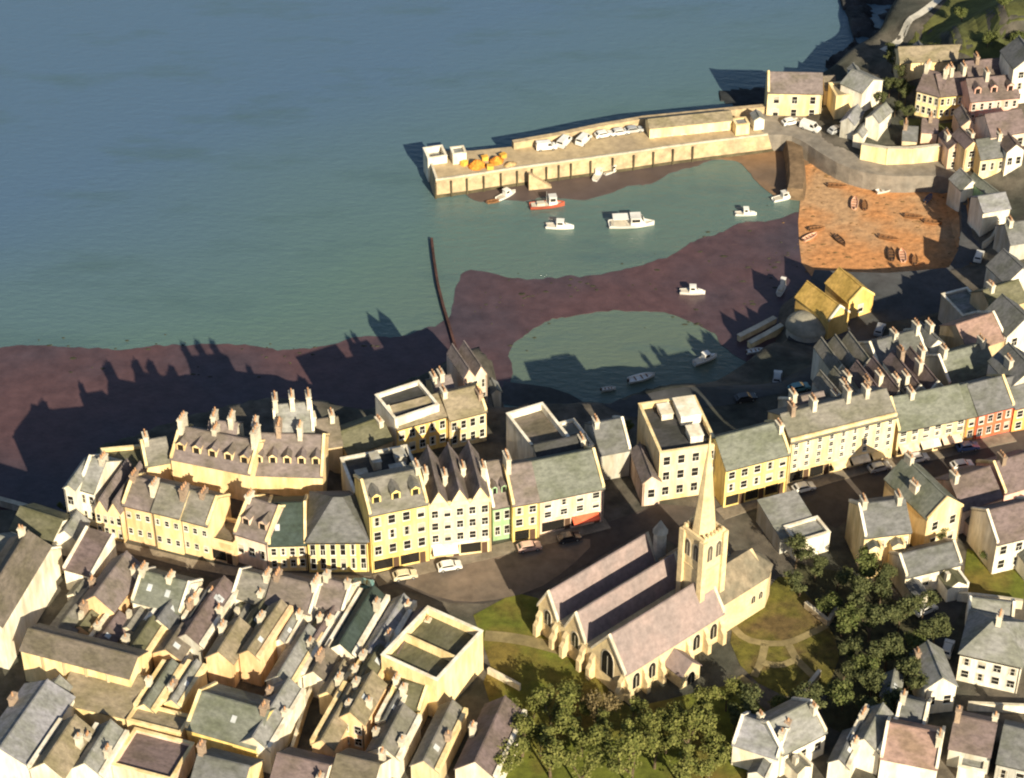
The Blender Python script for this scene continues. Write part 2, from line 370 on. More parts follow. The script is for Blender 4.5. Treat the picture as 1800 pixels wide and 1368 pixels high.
def wall(label, pts, h, th=.35, m='white', name='garden_wall', cat='wall', cope=True, group=None):
    "free-standing wall along pixels on the ground"
    P = [ground(*p) for p in pts]; o = P[0]; b = MB(); c = MB()
    for a, q in zip(P, P[1:]):
        dv = (q-a).to_2d(); n = Vector((-dv.y, dv.x)).normalized()*th/2; e = dv.normalized()*th*.0
        for bb, t0, t1, k in ((b, None, h, 1.0), (c, h+.004, h+.12, 1.3)):
            A = [(a.x-o.x-n.x*k-e.x, a.y-o.y-n.y*k-e.y), (q.x-o.x-n.x*k+e.x, q.y-o.y-n.y*k+e.y), (q.x-o.x+n.x*k+e.x, q.y-o.y+n.y*k+e.y), (a.x-o.x+n.x*k-e.x, a.y-o.y+n.y*k-e.y)]
            zb = [a.z-o.z, q.z-o.z, q.z-o.z, a.z-o.z]
            lo = [(x, y, z+(t0 if t0 is not None else -1.0)) for (x, y), z in zip(A, zb)]; hi = [(x, y, z+t1) for (x, y), z in zip(A, zb)]
            bb.rings([lo, hi])
    r = b.build(name, wallm(m), None, o)
    if cope: c.build('coping', M_STONE, r)
    tag(r, label, cat, group); return r
# ---------------------------------------------------------------- light, sky
SUN_EL = R(27); SUN_AZ = R(-24)        # sun low behind the camera, a little to its right
toward = Vector((-math.sin(SUN_AZ)*math.cos(SUN_EL), -math.cos(SUN_AZ)*math.cos(SUN_EL), math.sin(SUN_EL)))
sd = bpy.data.lights.new('sun', 'SUN'); sd.energy = 5.0; sd.angle = R(.5); sd.color = (1, .87, .63)
so = bpy.data.objects.new('sun', sd); COL.objects.link(so); so.rotation_euler = (-toward).to_track_quat('-Z', 'Y').to_euler(); so.location = (0, -100, 200)
W = bpy.data.worlds.new('World'); S.world = W; W.use_nodes = True
wn = W.node_tree.nodes; st = wn.new('ShaderNodeTexSky'); st.sky_type = 'NISHITA'; st.sun_disc = False
st.sun_elevation = SUN_EL; st.sun_rotation = math.pi+SUN_AZ
W.node_tree.links.new(st.outputs[0], wn['Background'].inputs[0]); wn['Background'].inputs[1].default_value = 0.055
S.view_settings.view_transform = 'Standard'; S.view_settings.look = 'None'; S.view_settings.gamma = 1; S.view_settings.exposure = 0.88
S.render.engine = 'CYCLES'; S.cycles.use_denoising = True; S.cycles.max_bounces = 5
S.cycles.pixel_filter_type = 'BLACKMAN_HARRIS'; S.cycles.filter_width = 2.1
# ---------------------------------------------------------------- water
def water_material():
    m, n, l, b = nodes('sea_water')
    tc = n.new('ShaderNodeTexCoord'); 
    mp = n.new('ShaderNodeMapping'); l.new(tc.outputs['Object'], mp.inputs[0]); mp.inputs['Scale'].default_value = (.006,.011,.01); mp.inputs['Rotation'].default_value = (0,0,.3)
    nz = n.new('ShaderNodeTexNoise'); nz.inputs['Scale'].default_value = 1.0; nz.inputs['Detail'].default_value = 4
    l.new(mp.outputs[0], nz.inputs[0])
    # open sea is deeper and bluer to the north-west, green over the sand of the harbour mouth
    sx = n.new('ShaderNodeSeparateXYZ'); l.new(tc.outputs['Object'], sx.inputs[0])
    a = n.new('ShaderNodeMath'); a.operation = 'MULTIPLY_ADD'; l.new(sx.outputs[1], a.inputs[0]); a.inputs[1].default_value = .0052; a.inputs[2].default_value = -.02
    c = n.new('ShaderNodeMath'); c.operation = 'MULTIPLY_ADD'; l.new(sx.outputs[0], c.inputs[0]); c.inputs[1].default_value = -.0030; l.new(a.outputs[0], c.inputs[2])
    d = n.new('ShaderNodeMath'); d.operation = 'MULTIPLY_ADD'; l.new(nz.outputs[0], d.inputs[0]); d.inputs[1].default_value = .55; 
    l.new(c.outputs[0], d.inputs[2])
    rp = n.new('ShaderNodeValToRGB'); e = rp.color_ramp.elements
    e[0].position = .12; e[0].color = (.106,.136,.102,1); e[1].position = 1.0; e[1].color = (.070,.126,.205,1)
    k = e.new(.55); k.color = (.086,.146,.138,1)
    l.new(d.outputs[0], rp.inputs[0]); 
    # drifts of weed below the surface
    mw = n.new('ShaderNodeMapping'); l.new(tc.outputs['Object'], mw.inputs[0]); mw.inputs['Scale'].default_value = (.028,.075,.05); mw.inputs['Rotation'].default_value = (0,0,-.25)
    wz = n.new('ShaderNodeTexNoise'); wz.inputs['Scale'].default_value = 1; wz.inputs['Detail'].default_value = 6; wz.inputs['Roughness'].default_value = .6; l.new(mw.outputs[0], wz.inputs[0])
    wr = n.new('ShaderNodeMapRange'); wr.inputs[1].default_value = .52; wr.inputs[2].default_value = .70; wr.inputs[3].default_value = 0; wr.inputs[4].default_value = .6; l.new(wz.outputs[0], wr.inputs[0])
    mx = n.new('ShaderNodeMix'); mx.data_type = 'RGBA'; l.new(wr.outputs[0], mx.inputs[0]); l.new(rp.outputs[0], mx.inputs[6]); mx.inputs[7].default_value = (.055,.10,.11,1)
    l.new(mx.outputs[2], b.inputs['Base Color'])
    b.inputs['Roughness'].default_value = .22; b.inputs['Specular IOR Level'].default_value = .5
    m1 = n.new('ShaderNodeMapping'); l.new(tc.outputs['Object'], m1.inputs[0]); m1.inputs['Scale'].default_value = (.30,.75,.4); m1.inputs['Rotation'].default_value = (0,0,.35)
    n1 = n.new('ShaderNodeTexNoise'); n1.inputs['Scale'].default_value = 1; n1.inputs['Detail'].default_value = 8; n1.inputs['Roughness'].default_value = .6; l.new(m1.outputs[0], n1.inputs[0])
    bp = n.new('ShaderNodeBump'); bp.inputs['Strength'].default_value = .42; bp.inputs['Distance'].default_value = .7
    l.new(n1.outputs[0], bp.inputs['Height']); l.new(bp.outputs[0], b.inputs['Normal'])
    return m
q = MB(); q.face([(-4000,-1500,0),(4000,-1500,0),(4000,6000,0),(-4000,6000,0)])
tag(q.build('sea', water_material()), kind='structure')
# ---------------------------------------------------------------- land
def terrain():
    def axis(lo, hi, st, far):
        a = list(np.arange(lo, hi+.01, st)); g = st; p = lo; left = []
        while p > -far: g *= 1.35; p -= g; left.append(p)
        g = st; p = hi; right = []
        while p < far: g *= 1.35; p += g; right.append(p)
        return np.array(left[::-1]+a+right)
    X = axis(-130, 135, 1.25, 850); Y = axis(-112, 165, 1.25, 600)
    gx, gy = np.meshgrid(X, Y); P = np.stack([gx.ravel(), gy.ravel()], 1); z = heights(P)
    rr = np.random.RandomState(3); z = z + np.where(z > .5, 0, 0)
    nx, ny = len(X), len(Y); idx = np.arange(nx*ny).reshape(ny, nx)
    q = np.stack([idx[:-1,:-1].ravel(), idx[:-1,1:].ravel(), idx[1:,1:].ravel(), idx[1:,:-1].ravel()], 1)
    keep = (z[q].max(1) > -2.5); q = q[keep]
    me = bpy.data.meshes.new('ground'); me.from_pydata(np.c_[P, z].tolist(), [], q.tolist()); me.update()
    me.materials.append(M_GROUND); me.polygons.foreach_set('use_smooth', [True]*len(me.polygons))
    return link('ground', me)
M_GROUND = mat('yard_ground', (.115,.10,.082), .95, .35, .35, .5, 3, (.060,.062,.050), .07)
M_ROAD = mat('asphalt', (.082,.068,.060), .9, .18, .5, .2, 8, (.060,.052,.048), .09)
M_SHADEROAD = mat('harbour_tarmac_shaded', (.075,.075,.08), .9, .2, .4, .2, 6, (.05,.055,.055), .08)  # bluish copy of the road, harbour shade put into the colour
M_PAVE = mat('paving', (.26,.22,.17), .9, .2, 1.2, .2, 5)
M_LAWN = mat('lawn_grass', (.110,.128,.018), .95, .28, .6, .5, 5, (.165,.125,.03), .10)
M_HILLG = mat('hill_grass', (.115,.120,.035), .95, .35, .25, .6, 2, (.075,.085,.030), .07)
M_PATH = mat('gravel_path', (.27,.22,.11), .95, .2, .8, .2, 4)
M_WET_SHADE = mat('wet_sand_shade', (.092,.052,.056), .36, .20, .3, .3, 1.0, (.060,.047,.060), .030, spec=.35)  # wet sand, with part of the town's shadow put into its dark bluish tone
M_SHALLOW = mat('shallow_sand', (.125,.105,.075), .5, .15, .2, .1, .5, (.10,.085,.07), .05)
M_SAND = mat('dry_sand', (.50,.235,.095), .95, .24, .7, 1.0, .9, (.43,.27,.15), .07)
M_MUDS = mat('brown_sand', (.24,.145,.08), .8, .15, .3, .2, 1, (.15,.105,.075), .06)
M_ROCK = mat('dark_rock', (.055,.055,.058), .9, .4, .25, .8, 1.2, (.03,.034,.038), .1)
tag(terrain(), kind='structure')
def smooth(pts, it=2):
    for _ in range(it):
        o = []
        for i in range(len(pts)):
            a = pts[i]; b = pts[(i+1) % len(pts)]
            o += [tuple(.75*x+.25*y for x, y in zip(a, b)), tuple(.25*x+.75*y for x, y in zip(a, b))]
        pts = o
    return pts
def rag(P, z):
    from mathutils import noise
    o = []
    for a, c in zip(P, P[1:]+P[:1]):
        n = max(1, int((c-a).length/.8))
        for k in range(n):
            p = a.lerp(c, k/n); v = Vector((p.x*.11, p.y*.16, z*7)); w_ = Vector((p.x*.6, p.y*.7, z*3+5))
            o.append(Vector((p.x+noise.noise(w_)*.35, p.y+noise.noise(v)*2.2+noise.noise(w_+Vector((9,2,4)))*.7, z)))
    return o
def flat_sheet(name, px, z, m, sm=2, kind='structure', dome=0.0):
    px = smooth(px, sm) if sm else px
    P = rag([at(x, y, z) for x, y in px], z); b = MB()
    b.face(P); b.face([(p.x, p.y, -1.5) for p in P][::-1])
    n = len(P)
    for i in range(n): b.face([P[i], (P[i].x,P[i].y,-1.5), (P[(i+1)%n].x,P[(i+1)%n].y,-1.5), P[(i+1)%n]])
    return tag(b.build(name, m), kind=kind)
def drape(name, xy, m, lift=.06, step=2.0, kind='structure', skirt=0.0):
    bm = bmesh.new(); vs = [bm.verts.new((x, y, 0)) for x, y in xy]; bm.faces.new(vs)
    xs = [p[0] for p in xy]; ys = [p[1] for p in xy]
    for ax, lo, hi in ((0, min(xs), max(xs)), (1, min(ys), max(ys))):
        k = math.ceil(lo/step)*step
        while k < hi:
            co_ = [0,0,0]; no = [0,0,0]; co_[ax] = k; no[ax] = 1
            bmesh.ops.bisect_plane(bm, geom=bm.verts[:]+bm.edges[:]+bm.faces[:], dist=1e-5, plane_co=co_, plane_no=no); k += step
    bm.verts.ensure_lookup_table(); z = heights([[v.co.x, v.co.y] for v in bm.verts])
    for v, zz in zip(bm.verts, z): v.co.z = max(zz, 0)+lift
    if skirt:
        r = bmesh.ops.extrude_edge_only(bm, edges=[e for e in bm.edges if e.is_boundary])
        for v in r['geom']:
            if isinstance(v, bmesh.types.BMVert): v.co.z -= skirt
    bmesh.ops.recalc_face_normals(bm, faces=bm.faces)
    if not skirt:
        for f in bm.faces:
            f.normal_update()
            if f.normal.z < 0: f.normal_flip()
    me = bpy.data.meshes.new(name); bm.to_mesh(me); bm.free(); me.materials.append(m)
    return tag(link(name, me), kind=kind)
def gxy(px, sm=0):
    px = smooth(px, sm) if sm else px
    return [tuple(ground(*p)[:2]) for p in px]
def ribbon(name, px, wid, m, lift=.08, sub=3, kind='structure', skirt=0.0):
    P = [Vector(tuple(ground(*p)[:2])) for p in px]
    for _ in range(sub-1):
        o = [P[0]]
        for a, b in zip(P, P[1:]): o += [a.lerp(b,.25), a.lerp(b,.75)]
        P = o+[P[-1]]
    L = []; Rr = []
    for i, p in enumerate(P):
        d = (P[min(i+1,len(P)-1)]-P[max(i-1,0)]).normalized(); nn = Vector((-d.y, d.x))*wid/2
        L.append(tuple(p+nn)); Rr.append(tuple(p-nn))
    return drape(name, L+Rr[::-1], m, lift, 1.5, kind, skirt)
# sand and water's edge
flat_sheet('wet_sand_shade', [(-260,618),(-60,618),(60,608),(200,608),(330,604),(420,602),(500,612),(570,608),(640,594),(740,582),(778,578),(795,545),(800,505),(818,478),(870,484),(960,490),(1040,482),(1110,470),
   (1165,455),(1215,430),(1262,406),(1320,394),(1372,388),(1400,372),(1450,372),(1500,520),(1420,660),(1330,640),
   (1262,612),(1262,590),(1225,566),(1160,546),(1090,541),(1010,552),(950,575),(905,600),(890,630),(905,650),(890,690),(870,760),(500,900),(-260,1000)], .05, M_WET_SHADE)  # outer edge follows the town's shadow on the beach, painted in with the sand
flat_sheet('harbour_sand', [(822,344),(860,352),(905,352),(960,342),(1010,352),(1060,345),(1110,328),(1160,312),(1215,296),(1260,280),(1310,268),(1340,262),(1345,228),(900,275),(790,312)], .07, mat('harbour_mud', (.105,.075,.068), .5, .12, .25, .1, .6, (.085,.066,.066), .05))
flat_sheet('brown_sand', [(1225,272),(1265,280),(1300,288),(1322,306),(1342,330),(1366,346),(1384,356),(1420,352),(1420,235),(1330,235),(1250,245)], .09, M_MUDS)
sp_ = [(1408,284),(1440,272),(1470,284),(1510,306),(1560,318),(1620,320),(1650,308),(1690,318),(1696,352),(1700,372),(1700,400),(1696,430),(1690,476),(1640,480),(1600,478),(1556,484),(1520,486),(1470,480),(1436,488),(1410,452),(1406,420),(1404,380),(1408,340)]
drape('dry_sand', [tuple(at(x, y, 1.6)[:2]) for x, y in sp_], M_SAND, .10, 2.0)
# dark rocks below the headland and reef patches
def rocks(name, px, hmax, m, seed):
    rr = random.Random(seed); xy = [tuple(at(x, y, 0)[:2]) for x, y in px]
    bm = bmesh.new(); bm.faces.new([bm.verts.new((x, y, 0)) for x, y in xy]); xs = [p[0] for p in xy]; ys = [p[1] for p in xy]
    for ax, lo, hi in ((0, min(xs), max(xs)), (1, min(ys), max(ys))):
        k = lo+.9
        while k < hi:
            c_ = [0,0,0]; no = [0,0,0]; c_[ax] = k; no[ax] = 1
            bmesh.ops.bisect_plane(bm, geom=bm.verts[:]+bm.edges[:]+bm.faces[:], dist=1e-5, plane_co=c_, plane_no=no); k += .9
    from mathutils import noise
    for v in bm.verts:
        if v.is_boundary: v.co.z = -.6; continue
        nn = noise.fractal(Vector((v.co.x*.16, v.co.y*.16, seed)), 1.0, 2.0, 5)
        v.co.z = hmax*(.35+nn*.9)+rr.uniform(-.15,.15)*hmax*.4
    me = bpy.data.meshes.new(name); bm.to_mesh(me); bm.free(); me.materials.append(m)
    return tag(link(name, me), kind='structure')
rocks('shore_rocks', [(1462,-40),(1478,10),(1492,40),(1500,70),(1480,95),(1455,108),(1440,130),(1425,150),(1450,190),(1520,150),(1600,60),(1660,-40)], 2.4, M_ROCK, 3)
rocks('reef', [(1258,162),(1300,152),(1345,150),(1360,170),(1345,196),(1300,190),(1262,178)], .5, M_ROCK, 5)
# streets
drape('road', gxy([(120,940),(215,958),(300,985),(400,1002),(470,1012),(560,1020),(650,1018),(760,990),(880,965),(1070,918),(1160,886),(1250,895),(1400,852),(1520,815),(1600,800),(1700,775),(1840,752),(1840,850),(1720,830),(1650,835),(1560,890),(1500,905),(1470,930),
   (1380,880),(1300,900),(1215,905),(1190,960),(1140,930),(950,1040),(850,1062),(790,1060),(700,1035),(640,1045),(520,1040),(400,1022),(240,985),(120,965)]), M_ROAD, .05)
drape('square', gxy([(690,1018),(800,988),(900,966),(1000,945),(1050,950),(1000,1000),(940,1040),(850,1060),(780,1056)], 1), mat('square_paving', (.175,.135,.105), .9, .2, .4, .2, 6, (.13,.105,.085), .12), .09)
ribbon('harbour_road', [(880,690),(1000,705),(1100,725),(1200,700),(1290,690),(1400,670),(1480,640),(1530,622)], 7, M_SHADEROAD, .06)
def slab_px(name, px, z, m, sm=1, low=-1.5):
    P = [at(x, y, z) for x, y in (smooth(px, sm) if sm else px)]; b = MB(); o = P[0]
    b.ext([(p.x, p.y) for p in P], low, z, 'z'); return tag(b.build(name, m), kind='structure')
slab_px('quay', [(1340,238),(1385,236),(1415,250),(1440,268),(1482,292),(1530,306),(1580,311),(1640,308),(1684,316),(1700,296),(1690,276),(1655,282),(1560,284),(1500,272),(1455,240),(1432,206),(1400,196),(1350,190),(1336,210)], 4.35, mat('quay_surface', (.25,.22,.185), .9, .22, .5, .3, 5, (.19,.175,.155), .12))
slab_px('harbour_apron', [(1432,474),(1490,478),(1556,480),(1610,476),(1668,470),(1684,440),(1690,400),(1688,350),(1690,318),(1740,330),(1745,420),(1730,500),(1670,560),(1560,600),(1430,608),(1384,596)], 3.7, sm=0, m=mat('harbour_tarmac_shade', (.085,.085,.09), .9, .25, .4, .3, 6, (.06,.065,.07), .1))  # the bluish shade lying over this ground is put into the slab's colour
ribbon('hill_path', [(1552,90),(1590,52),(1622,24),(1680,-30)], 2.0, mat('white_path', (.62,.58,.50), .9, .1), .12)
drape('hill_grass', gxy([(1572,110),(1590,80),(1640,30),(1690,-30),(1840,-40),(1840,110),(1760,120),(1690,95),(1620,92)], 1), M_HILLG, .07)
drape('lawn', gxy([(1598,206),(1648,220),(1702,210),(1696,226),(1650,232),(1600,228),(1575,216)], 1), M_HILLG, .08)
def scatter(name, boxes, n, m, seed, lo, hi, flat=None):
    rr = random.Random(seed); b = MB()
    for _ in range(n):
        poly = rr.choice(boxes); t = rr.random()*(len(poly)-1); i = int(t); f = t-i
        x = poly[i][0]*(1-f)+poly[i+1][0]*f+rr.gauss(0, 22); y = poly[i][1]*(1-f)+poly[i+1][1]*f+rr.gauss(0, 9)
        p = at(x, y, flat) if flat is not None else ground(x, y)+Vector((0,0,.14))
        r = rr.uniform(lo, hi)*rr.random()**.6; a0 = rr.random()*6; k = rr.randint(5, 7)
        b.cyl(0, 0, 0, .01, 0, .01, 3) if False else None
        ring = [(p.x+r*rr.uniform(.5,1.3)*math.cos(a0+6.283*j/k)*1.6, p.y+r*rr.uniform(.5,1.3)*math.sin(a0+6.283*j/k)*.8, p.z) for j in range(k)]
        b.rings([ring, [(p.x+(q[0]-p.x)*.5, p.y+(q[1]-p.y)*.5, p.z+.10) for q in ring]])
    tag(b.build(name, m), kind='stuff')
M_WEED = mat('seaweed', (.045,.045,.025), .7, .4, 2)
scatter('seaweed', [[(820,480),(960,492),(1110,474),(1215,434),(1320,398),(1390,380)],[(20,612),(200,612),(420,606),(570,612),(740,586)],[(900,610),(1010,556),(1160,550),(1250,588)],[(830,530),(1000,520),(1200,480),(1380,460)],[(850,560),(930,520),(1100,505)],[(1270,560),(1340,480),(1390,430)],[(100,660),(400,650),(700,620)]], 130, M_WEED, 4, .12, .6, .055)
scatter('strandline', [[(1412,330),(1412,440),(1440,478)],[(1460,290),(1540,318),(1650,318)],[(1680,340),(1686,430)],[(1430,440),(1560,468),(1670,462)],[(1430,300),(1500,350),(1620,400)],[(1440,440),(1560,380),(1660,350)]], 150, mat('tide_wrack', (.20,.12,.05), .9, .3, 2), 6, .15, .55)
# pavements with a kerb along the main street
ribbon('pavement', [(660,1022),(760,994),(880,968),(1068,920)], 3.0, M_PAVE, .14, 2, skirt=.3)
ribbon('pavement', [(1265,905),(1400,858),(1520,822),(1600,806),(1780,768)], 3.0, M_PAVE, .14, 2, skirt=.3)
ribbon('pavement', [(160,950),(240,968),(360,998),(480,1014),(650,1022)], 2.2, M_PAVE, .14, 2, skirt=.3)
# churchyard
drape('lawn', gxy([(832,1082),(905,1042),(945,1052),(985,1095),(1040,1150),(1070,1215),(1110,1245),(1300,1200),(1380,1290),(1300,1400),(850,1400),(880,1300),(850,1200),(862,1170)]), M_LAWN, .06)
drape('lawn', gxy([(1275,1110),(1330,1060),(1380,1000),(1430,1060),(1500,1130),(1490,1210),(1400,1235),(1310,1190)], 1), mat('rough_grass', (.125,.115,.022), .95, .35, .7, .6, 4, (.12,.085,.035), .16), .065)
ribbon('path', [(852,1118),(900,1122),(950,1132),(1010,1150)], 2.4, M_PATH, .10)
for pl in ([(1285,1100),(1310,1125),(1345,1132),(1385,1132),(1430,1112),(1470,1090)], [(1345,1132),(1338,1165),(1325,1190)], [(1385,1132),(1400,1160),(1430,1190)], [(1338,1165),(1370,1172),(1400,1160)], [(1300,1190),(1340,1220)]):
    ribbon('path', pl, 1.3, M_PATH, .10, 2)
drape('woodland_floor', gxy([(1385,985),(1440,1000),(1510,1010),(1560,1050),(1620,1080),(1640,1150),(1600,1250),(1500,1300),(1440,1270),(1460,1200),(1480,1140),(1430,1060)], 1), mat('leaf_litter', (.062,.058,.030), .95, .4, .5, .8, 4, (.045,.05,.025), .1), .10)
drape('yard', gxy([(1700,965),(1800,1000),(1800,1060),(1690,1050)]), M_LAWN, .065)
drape('road', gxy([(1480,1110),(1700,1040),(1690,1075),(1620,1200),(1600,1250),(1480,1230),(1500,1180)]), mat('park_tarmac', (.07,.068,.066), .9, .2, .4), .06)
# ---------------------------------------------------------------- the town, house by house (eave corners in photograph pixels, height and depth in metres)
H = house
# cliff-top row on the left
H('narrow white gabled house at the far left end of the cliff row', (112,858),(131,862), 9.5, 8, 'gf','white','palegrey', name='gabled_house', win=(2,1))
H('slim pale house with grey roof, second from the cliff row\'s left end', (138,858),(166,866), 8, 9, 'gp','white','palegrey', cop='l', win=(2,2), chim=[(.9,.5,1.2)])
H('small cream house with two narrow roofs left of the plain peach cream row', (166,896),(213,906), 6.2, 11, 'gf','cream','pinkslate', rh=2.4, ridges=2, win=(2,4))
H('peach cream house with small windows, left third of the plain row facing the street', (216,886),(266,898), 8.0, 8, 'gp','peach','pinkslate', rh=2.6, cop='l', win=(2,3), ww=.7, hh=1.1, chim=[(.04,.5,1.2),(.96,.35,2.2,2.2)], dcol='pale')
H('pale cream house with small windows in the middle of the plain row', (267,898),(316,910), 8.4, 8, 'gp','pale','warm', rh=2.6, win=(2,3), ww=.7, hh=1.1, chim=[(.95,.4,2.0,2.2)])
H('cream house with small windows at the right end of the plain row', (317,911),(366,924), 7.8, 8, 'gp','cream','warm', rh=2.7, cop='r', win=(2,3), ww=.7, hh=1.1, chim=[(.5,.5,1.0)], dcol='pale')
H('low shop with dark square flat roof right of the plain cream row', (368,948),(412,959), 4.6, 6, 'flat','peach','brown', name='shop', para=.6, shop='peach')
H('blush house with two gabled dormers near the hip roofed building', (412,936),(470,954), 6.6, 10, 'gp','blush','pinkslate', dorm=2, cop='lr', win=(1,3), chim=[(.02,.5,1.2)])
H('narrow cream house under a dark green slate roof', (472,958),(538,956), 6, 12, 'gp','pale','darkgreen', rh=3.6, cop='lr', win=(2,4), dcol='pale', sky=1)
H('yellow building with plain grey hipped roof and tall striped windows', (540,953),(646,952), 6.8, 12.5, 'hip','yellow','slate', rh=4.4, name='assembly_hall', cat='building', win=(2,6), ww=.8, hh=2.3)
H('tall yellow hotel with three dormers at the corner of the square', (649,905),(752,884), 13, 10, 'gp','yellow','warm', rh=3.0, dorm=3, cop='lr', win=(3,4), shop='yellow', name='hotel', cat='hotel', dcol='pale', chim=[(.98,.5,1.5)])
H('wide pale yellow shop front with three deep roofs behind its parapet', (753,893),(863,880), 11.5, 12, 'gf','pale','pinkslate', rh=3.2, ridges=3, cop='p', win=(3,5), shop='white', awn=['white','peach'], name='shop_building', cat='shop', chim=[(.03,.5,2.4),(.34,.45,2.6),(.66,.6,2.2),(.97,.45,2.6)])
H('narrow pale green house squeezed between cream and yellow fronts', (866,893),(899,887), 7.5, 12, 'gp','green','pinkslate', rh=4.8, dorm=2, win=(2,2), cop='l', dcol='white')
H('bright yellow shop beside the narrow green house', (901,888),(948,880), 8.6, 11, 'gp','yellow','pinkslate', rh=3.8, win=(2,2), shop='yellow', chim=[(.02,.5,2.6,2.6)], cop='l', name='shop', cat='shop')
H('blush shop with greenish roof at the row\'s end near the church', (949,880),(1062,857), 7.8, 11, 'gp','blush','green', rh=3.8, win=(2,4), shop='blush', awn=['peach','red'], cop='r', name='shop', cat='shop')
# behind the front row
_r, _i = H('grey building with white edged dark roof behind the tall yellow hotel', (622,866),(742,842), 9.5, 9.5, 'flat','grey','dark', para=.8, name='rear_building', cat='building')
for _a in ((.12,.28,.2,.5,1.3),(.40,.52,.55,.85,1.7),(.62,.85,.25,.5,1.0),(.75,.9,.6,.85,1.5)):
    _b = MB(); _L, _d, _z = _i['L'], _i['d'], _i['H']-.68; _b.box(_L*_a[0], _L*_a[1], _d*_a[2], _d*_a[3], _z, _z+_a[4]); _b.box(_L*_a[0]-.12, _L*_a[1]+.12, _d*_a[2]-.12, _d*_a[3]+.12, _z+_a[4]+.003, _z+_a[4]+.14); _b.build('roof_house', wallm('grey'), _i['rf'])
H('dark low roofed building between blush shop and flat white hotel', (952,832),(1042,812), 7.0, 8, 'gp','grey','dark', name='rear_building', cat='building', chim=[(.9,.4,1)])
H('white hotel with thick parapet and brown flat roof above the beach', (938,790),(1003,770), 9, 11, 'flat','white','brown', para=1.4, name='hotel', cat='hotel', win=(2,3))
H('white bay house clinging to the right side of the flat white hotel', (1010,792),(1044,782), 7, 8, 'flat','white','palegrey', para=.5, win=(2,2), name='bay_house')
H('tiny white hip roofed kiosk right of the bay house', (1046,758),(1060,755), 2.6, 2.4, 'hip','white','palegrey', name='kiosk', cat='kiosk')
H('dull grey slate house below the cliff lane beside the grey pink annex', (1055,800),(1108,790), 6, 9, 'gp','grey','slate', chim=[(.1,.5,1.2)], cop='r')
_r, _i = H('cream corner building with white parapet and dark sunken roof behind the spire', (1160,797),(1262,782), 10.8, 14, 'flat','cream','dark', para=1.2, win=(3,4), name='corner_building', cat='building')
for _a in ((.58,.93,.55,.93,1.9),(.60,.82,.18,.40,1.5),(.30,.50,.70,.92,1.2)):
    _b = MB(); _L, _d, _z = _i['L'], _i['d'], _i['H']-1.05; _b.box(_L*_a[0], _L*_a[1], _d*_a[2], _d*_a[3], _z, _z+_a[4]); _b.box(_L*_a[0]-.12, _L*_a[1]+.12, _d*_a[2]-.12, _d*_a[3]+.12, _z+_a[4]+.003, _z+_a[4]+.14); _b.build('roof_house', wallm('white'), _i['rf'])
H('grey pink roofed annex left of the cream corner building', (1130,850),(1161,846), 5.2, 9, 'gf','blush','pinkslate', name='annex', win=(1,1))
# yellow row right of the spire
H('yellow house with dark windows in three neat rows right of the spire', (1276,826),(1388,797), 8.8, 9, 'gp','yellow','green', rh=3.4, win=(2,5), shop='yellow', cop='r', chim=[(.97,.4,1.5)])
H('long cream four row facade of many small windows', (1390,778),(1576,732), 9.6, 9, 'gp','pale','warm', rh=2.6, win=(4,9), ww=.7, cop='p', name='long_terrace', cat='building', shop='pale', awn=['pale','white'], chim=[(.1,.5,2),(.3,.5,2.2),(.62,.5,2.6),(.8,.5,2.0)])
H('lower cream terrace between the long cream facade and the red front', (1579,758),(1700,733), 6.2, 9, 'gp','cream','green', rh=3.8, win=(2,6), shop='peach', awn=['blush','white'], name='low_terrace', cat='building', cop='l', chim=[(.3,.5,1.2)])
H('narrow orange house joined to the red front', (1701,733),(1718,729), 5.8, 9, 'gp','orange','green', rh=3.4, win=(2,1))
H('bright red fronted house on the main street', (1719,729),(1782,713), 6.0, 9, 'gp','red','slate', rh=3.2, win=(2,4), cop='r')
H('peach house at the right picture edge beyond the red front', (1784,718),(1850,702), 6, 9, 'gp','orange','slate', win=(2,3))
# terrace behind the left row
H('cream cliff terrace with grey pink roof above the plain cream row', (300,806),(440,834), 6.6, 9, 'gp','cream','pinkslate', rh=3.4, cop='lr', dorm=5, chim=[(.05,.5,2.6,2.4),(.45,.55,1.6),(.98,.5,3.0,2.6)], name='cliff_terrace', cat='building', dcol='pale')
H('cream cliff terrace with five dormers and tall stacks, right end of its row', (441,834),(567,838), 6.0, 11, 'gp','cream','pinkslate', rh=4.4, dorm=5, cop='lr', chim=[(.03,.5,3,2.6),(.36,.55,2.8,2.4),(.66,.5,2.4)], name='cliff_terrace', cat='building')
H('tall grey house with several stacks standing behind the five dormer terrace', (484,764),(552,758), 8, 8, 'gp','white','palegrey', rh=3, chim=[(.05,.5,2.2,2.2),(.5,.5,2.4,2.2),(.95,.5,2.2,2.2)], cop='lr')
H('brown house with white gable edge right of the tall grey house', (548,790),(602,782), 5, 8, 'gp','tan','brown', chim=[(.2,.5,1.6),(.8,.5,1.4)], cop='l')
H('slim grey house with stacks between the two cliff terraces', (362,784),(412,788), 7, 7, 'gp','white','pinkslate', chim=[(.2,.5,2.0,2.2),(.8,.5,2.0,2.2)])
H('low cream building with olive flat roof and white rim on the cliff', (178,834),(262,826), 5, 7, 'flat','pale','olive', para=.7, name='flat_roofed_house')
H('small warm grey house between olive flat roof and cliff terrace', (256,820),(300,812), 6, 7, 'gp','cream','warm', chim=[(.2,.5,1.6)], cop='l')
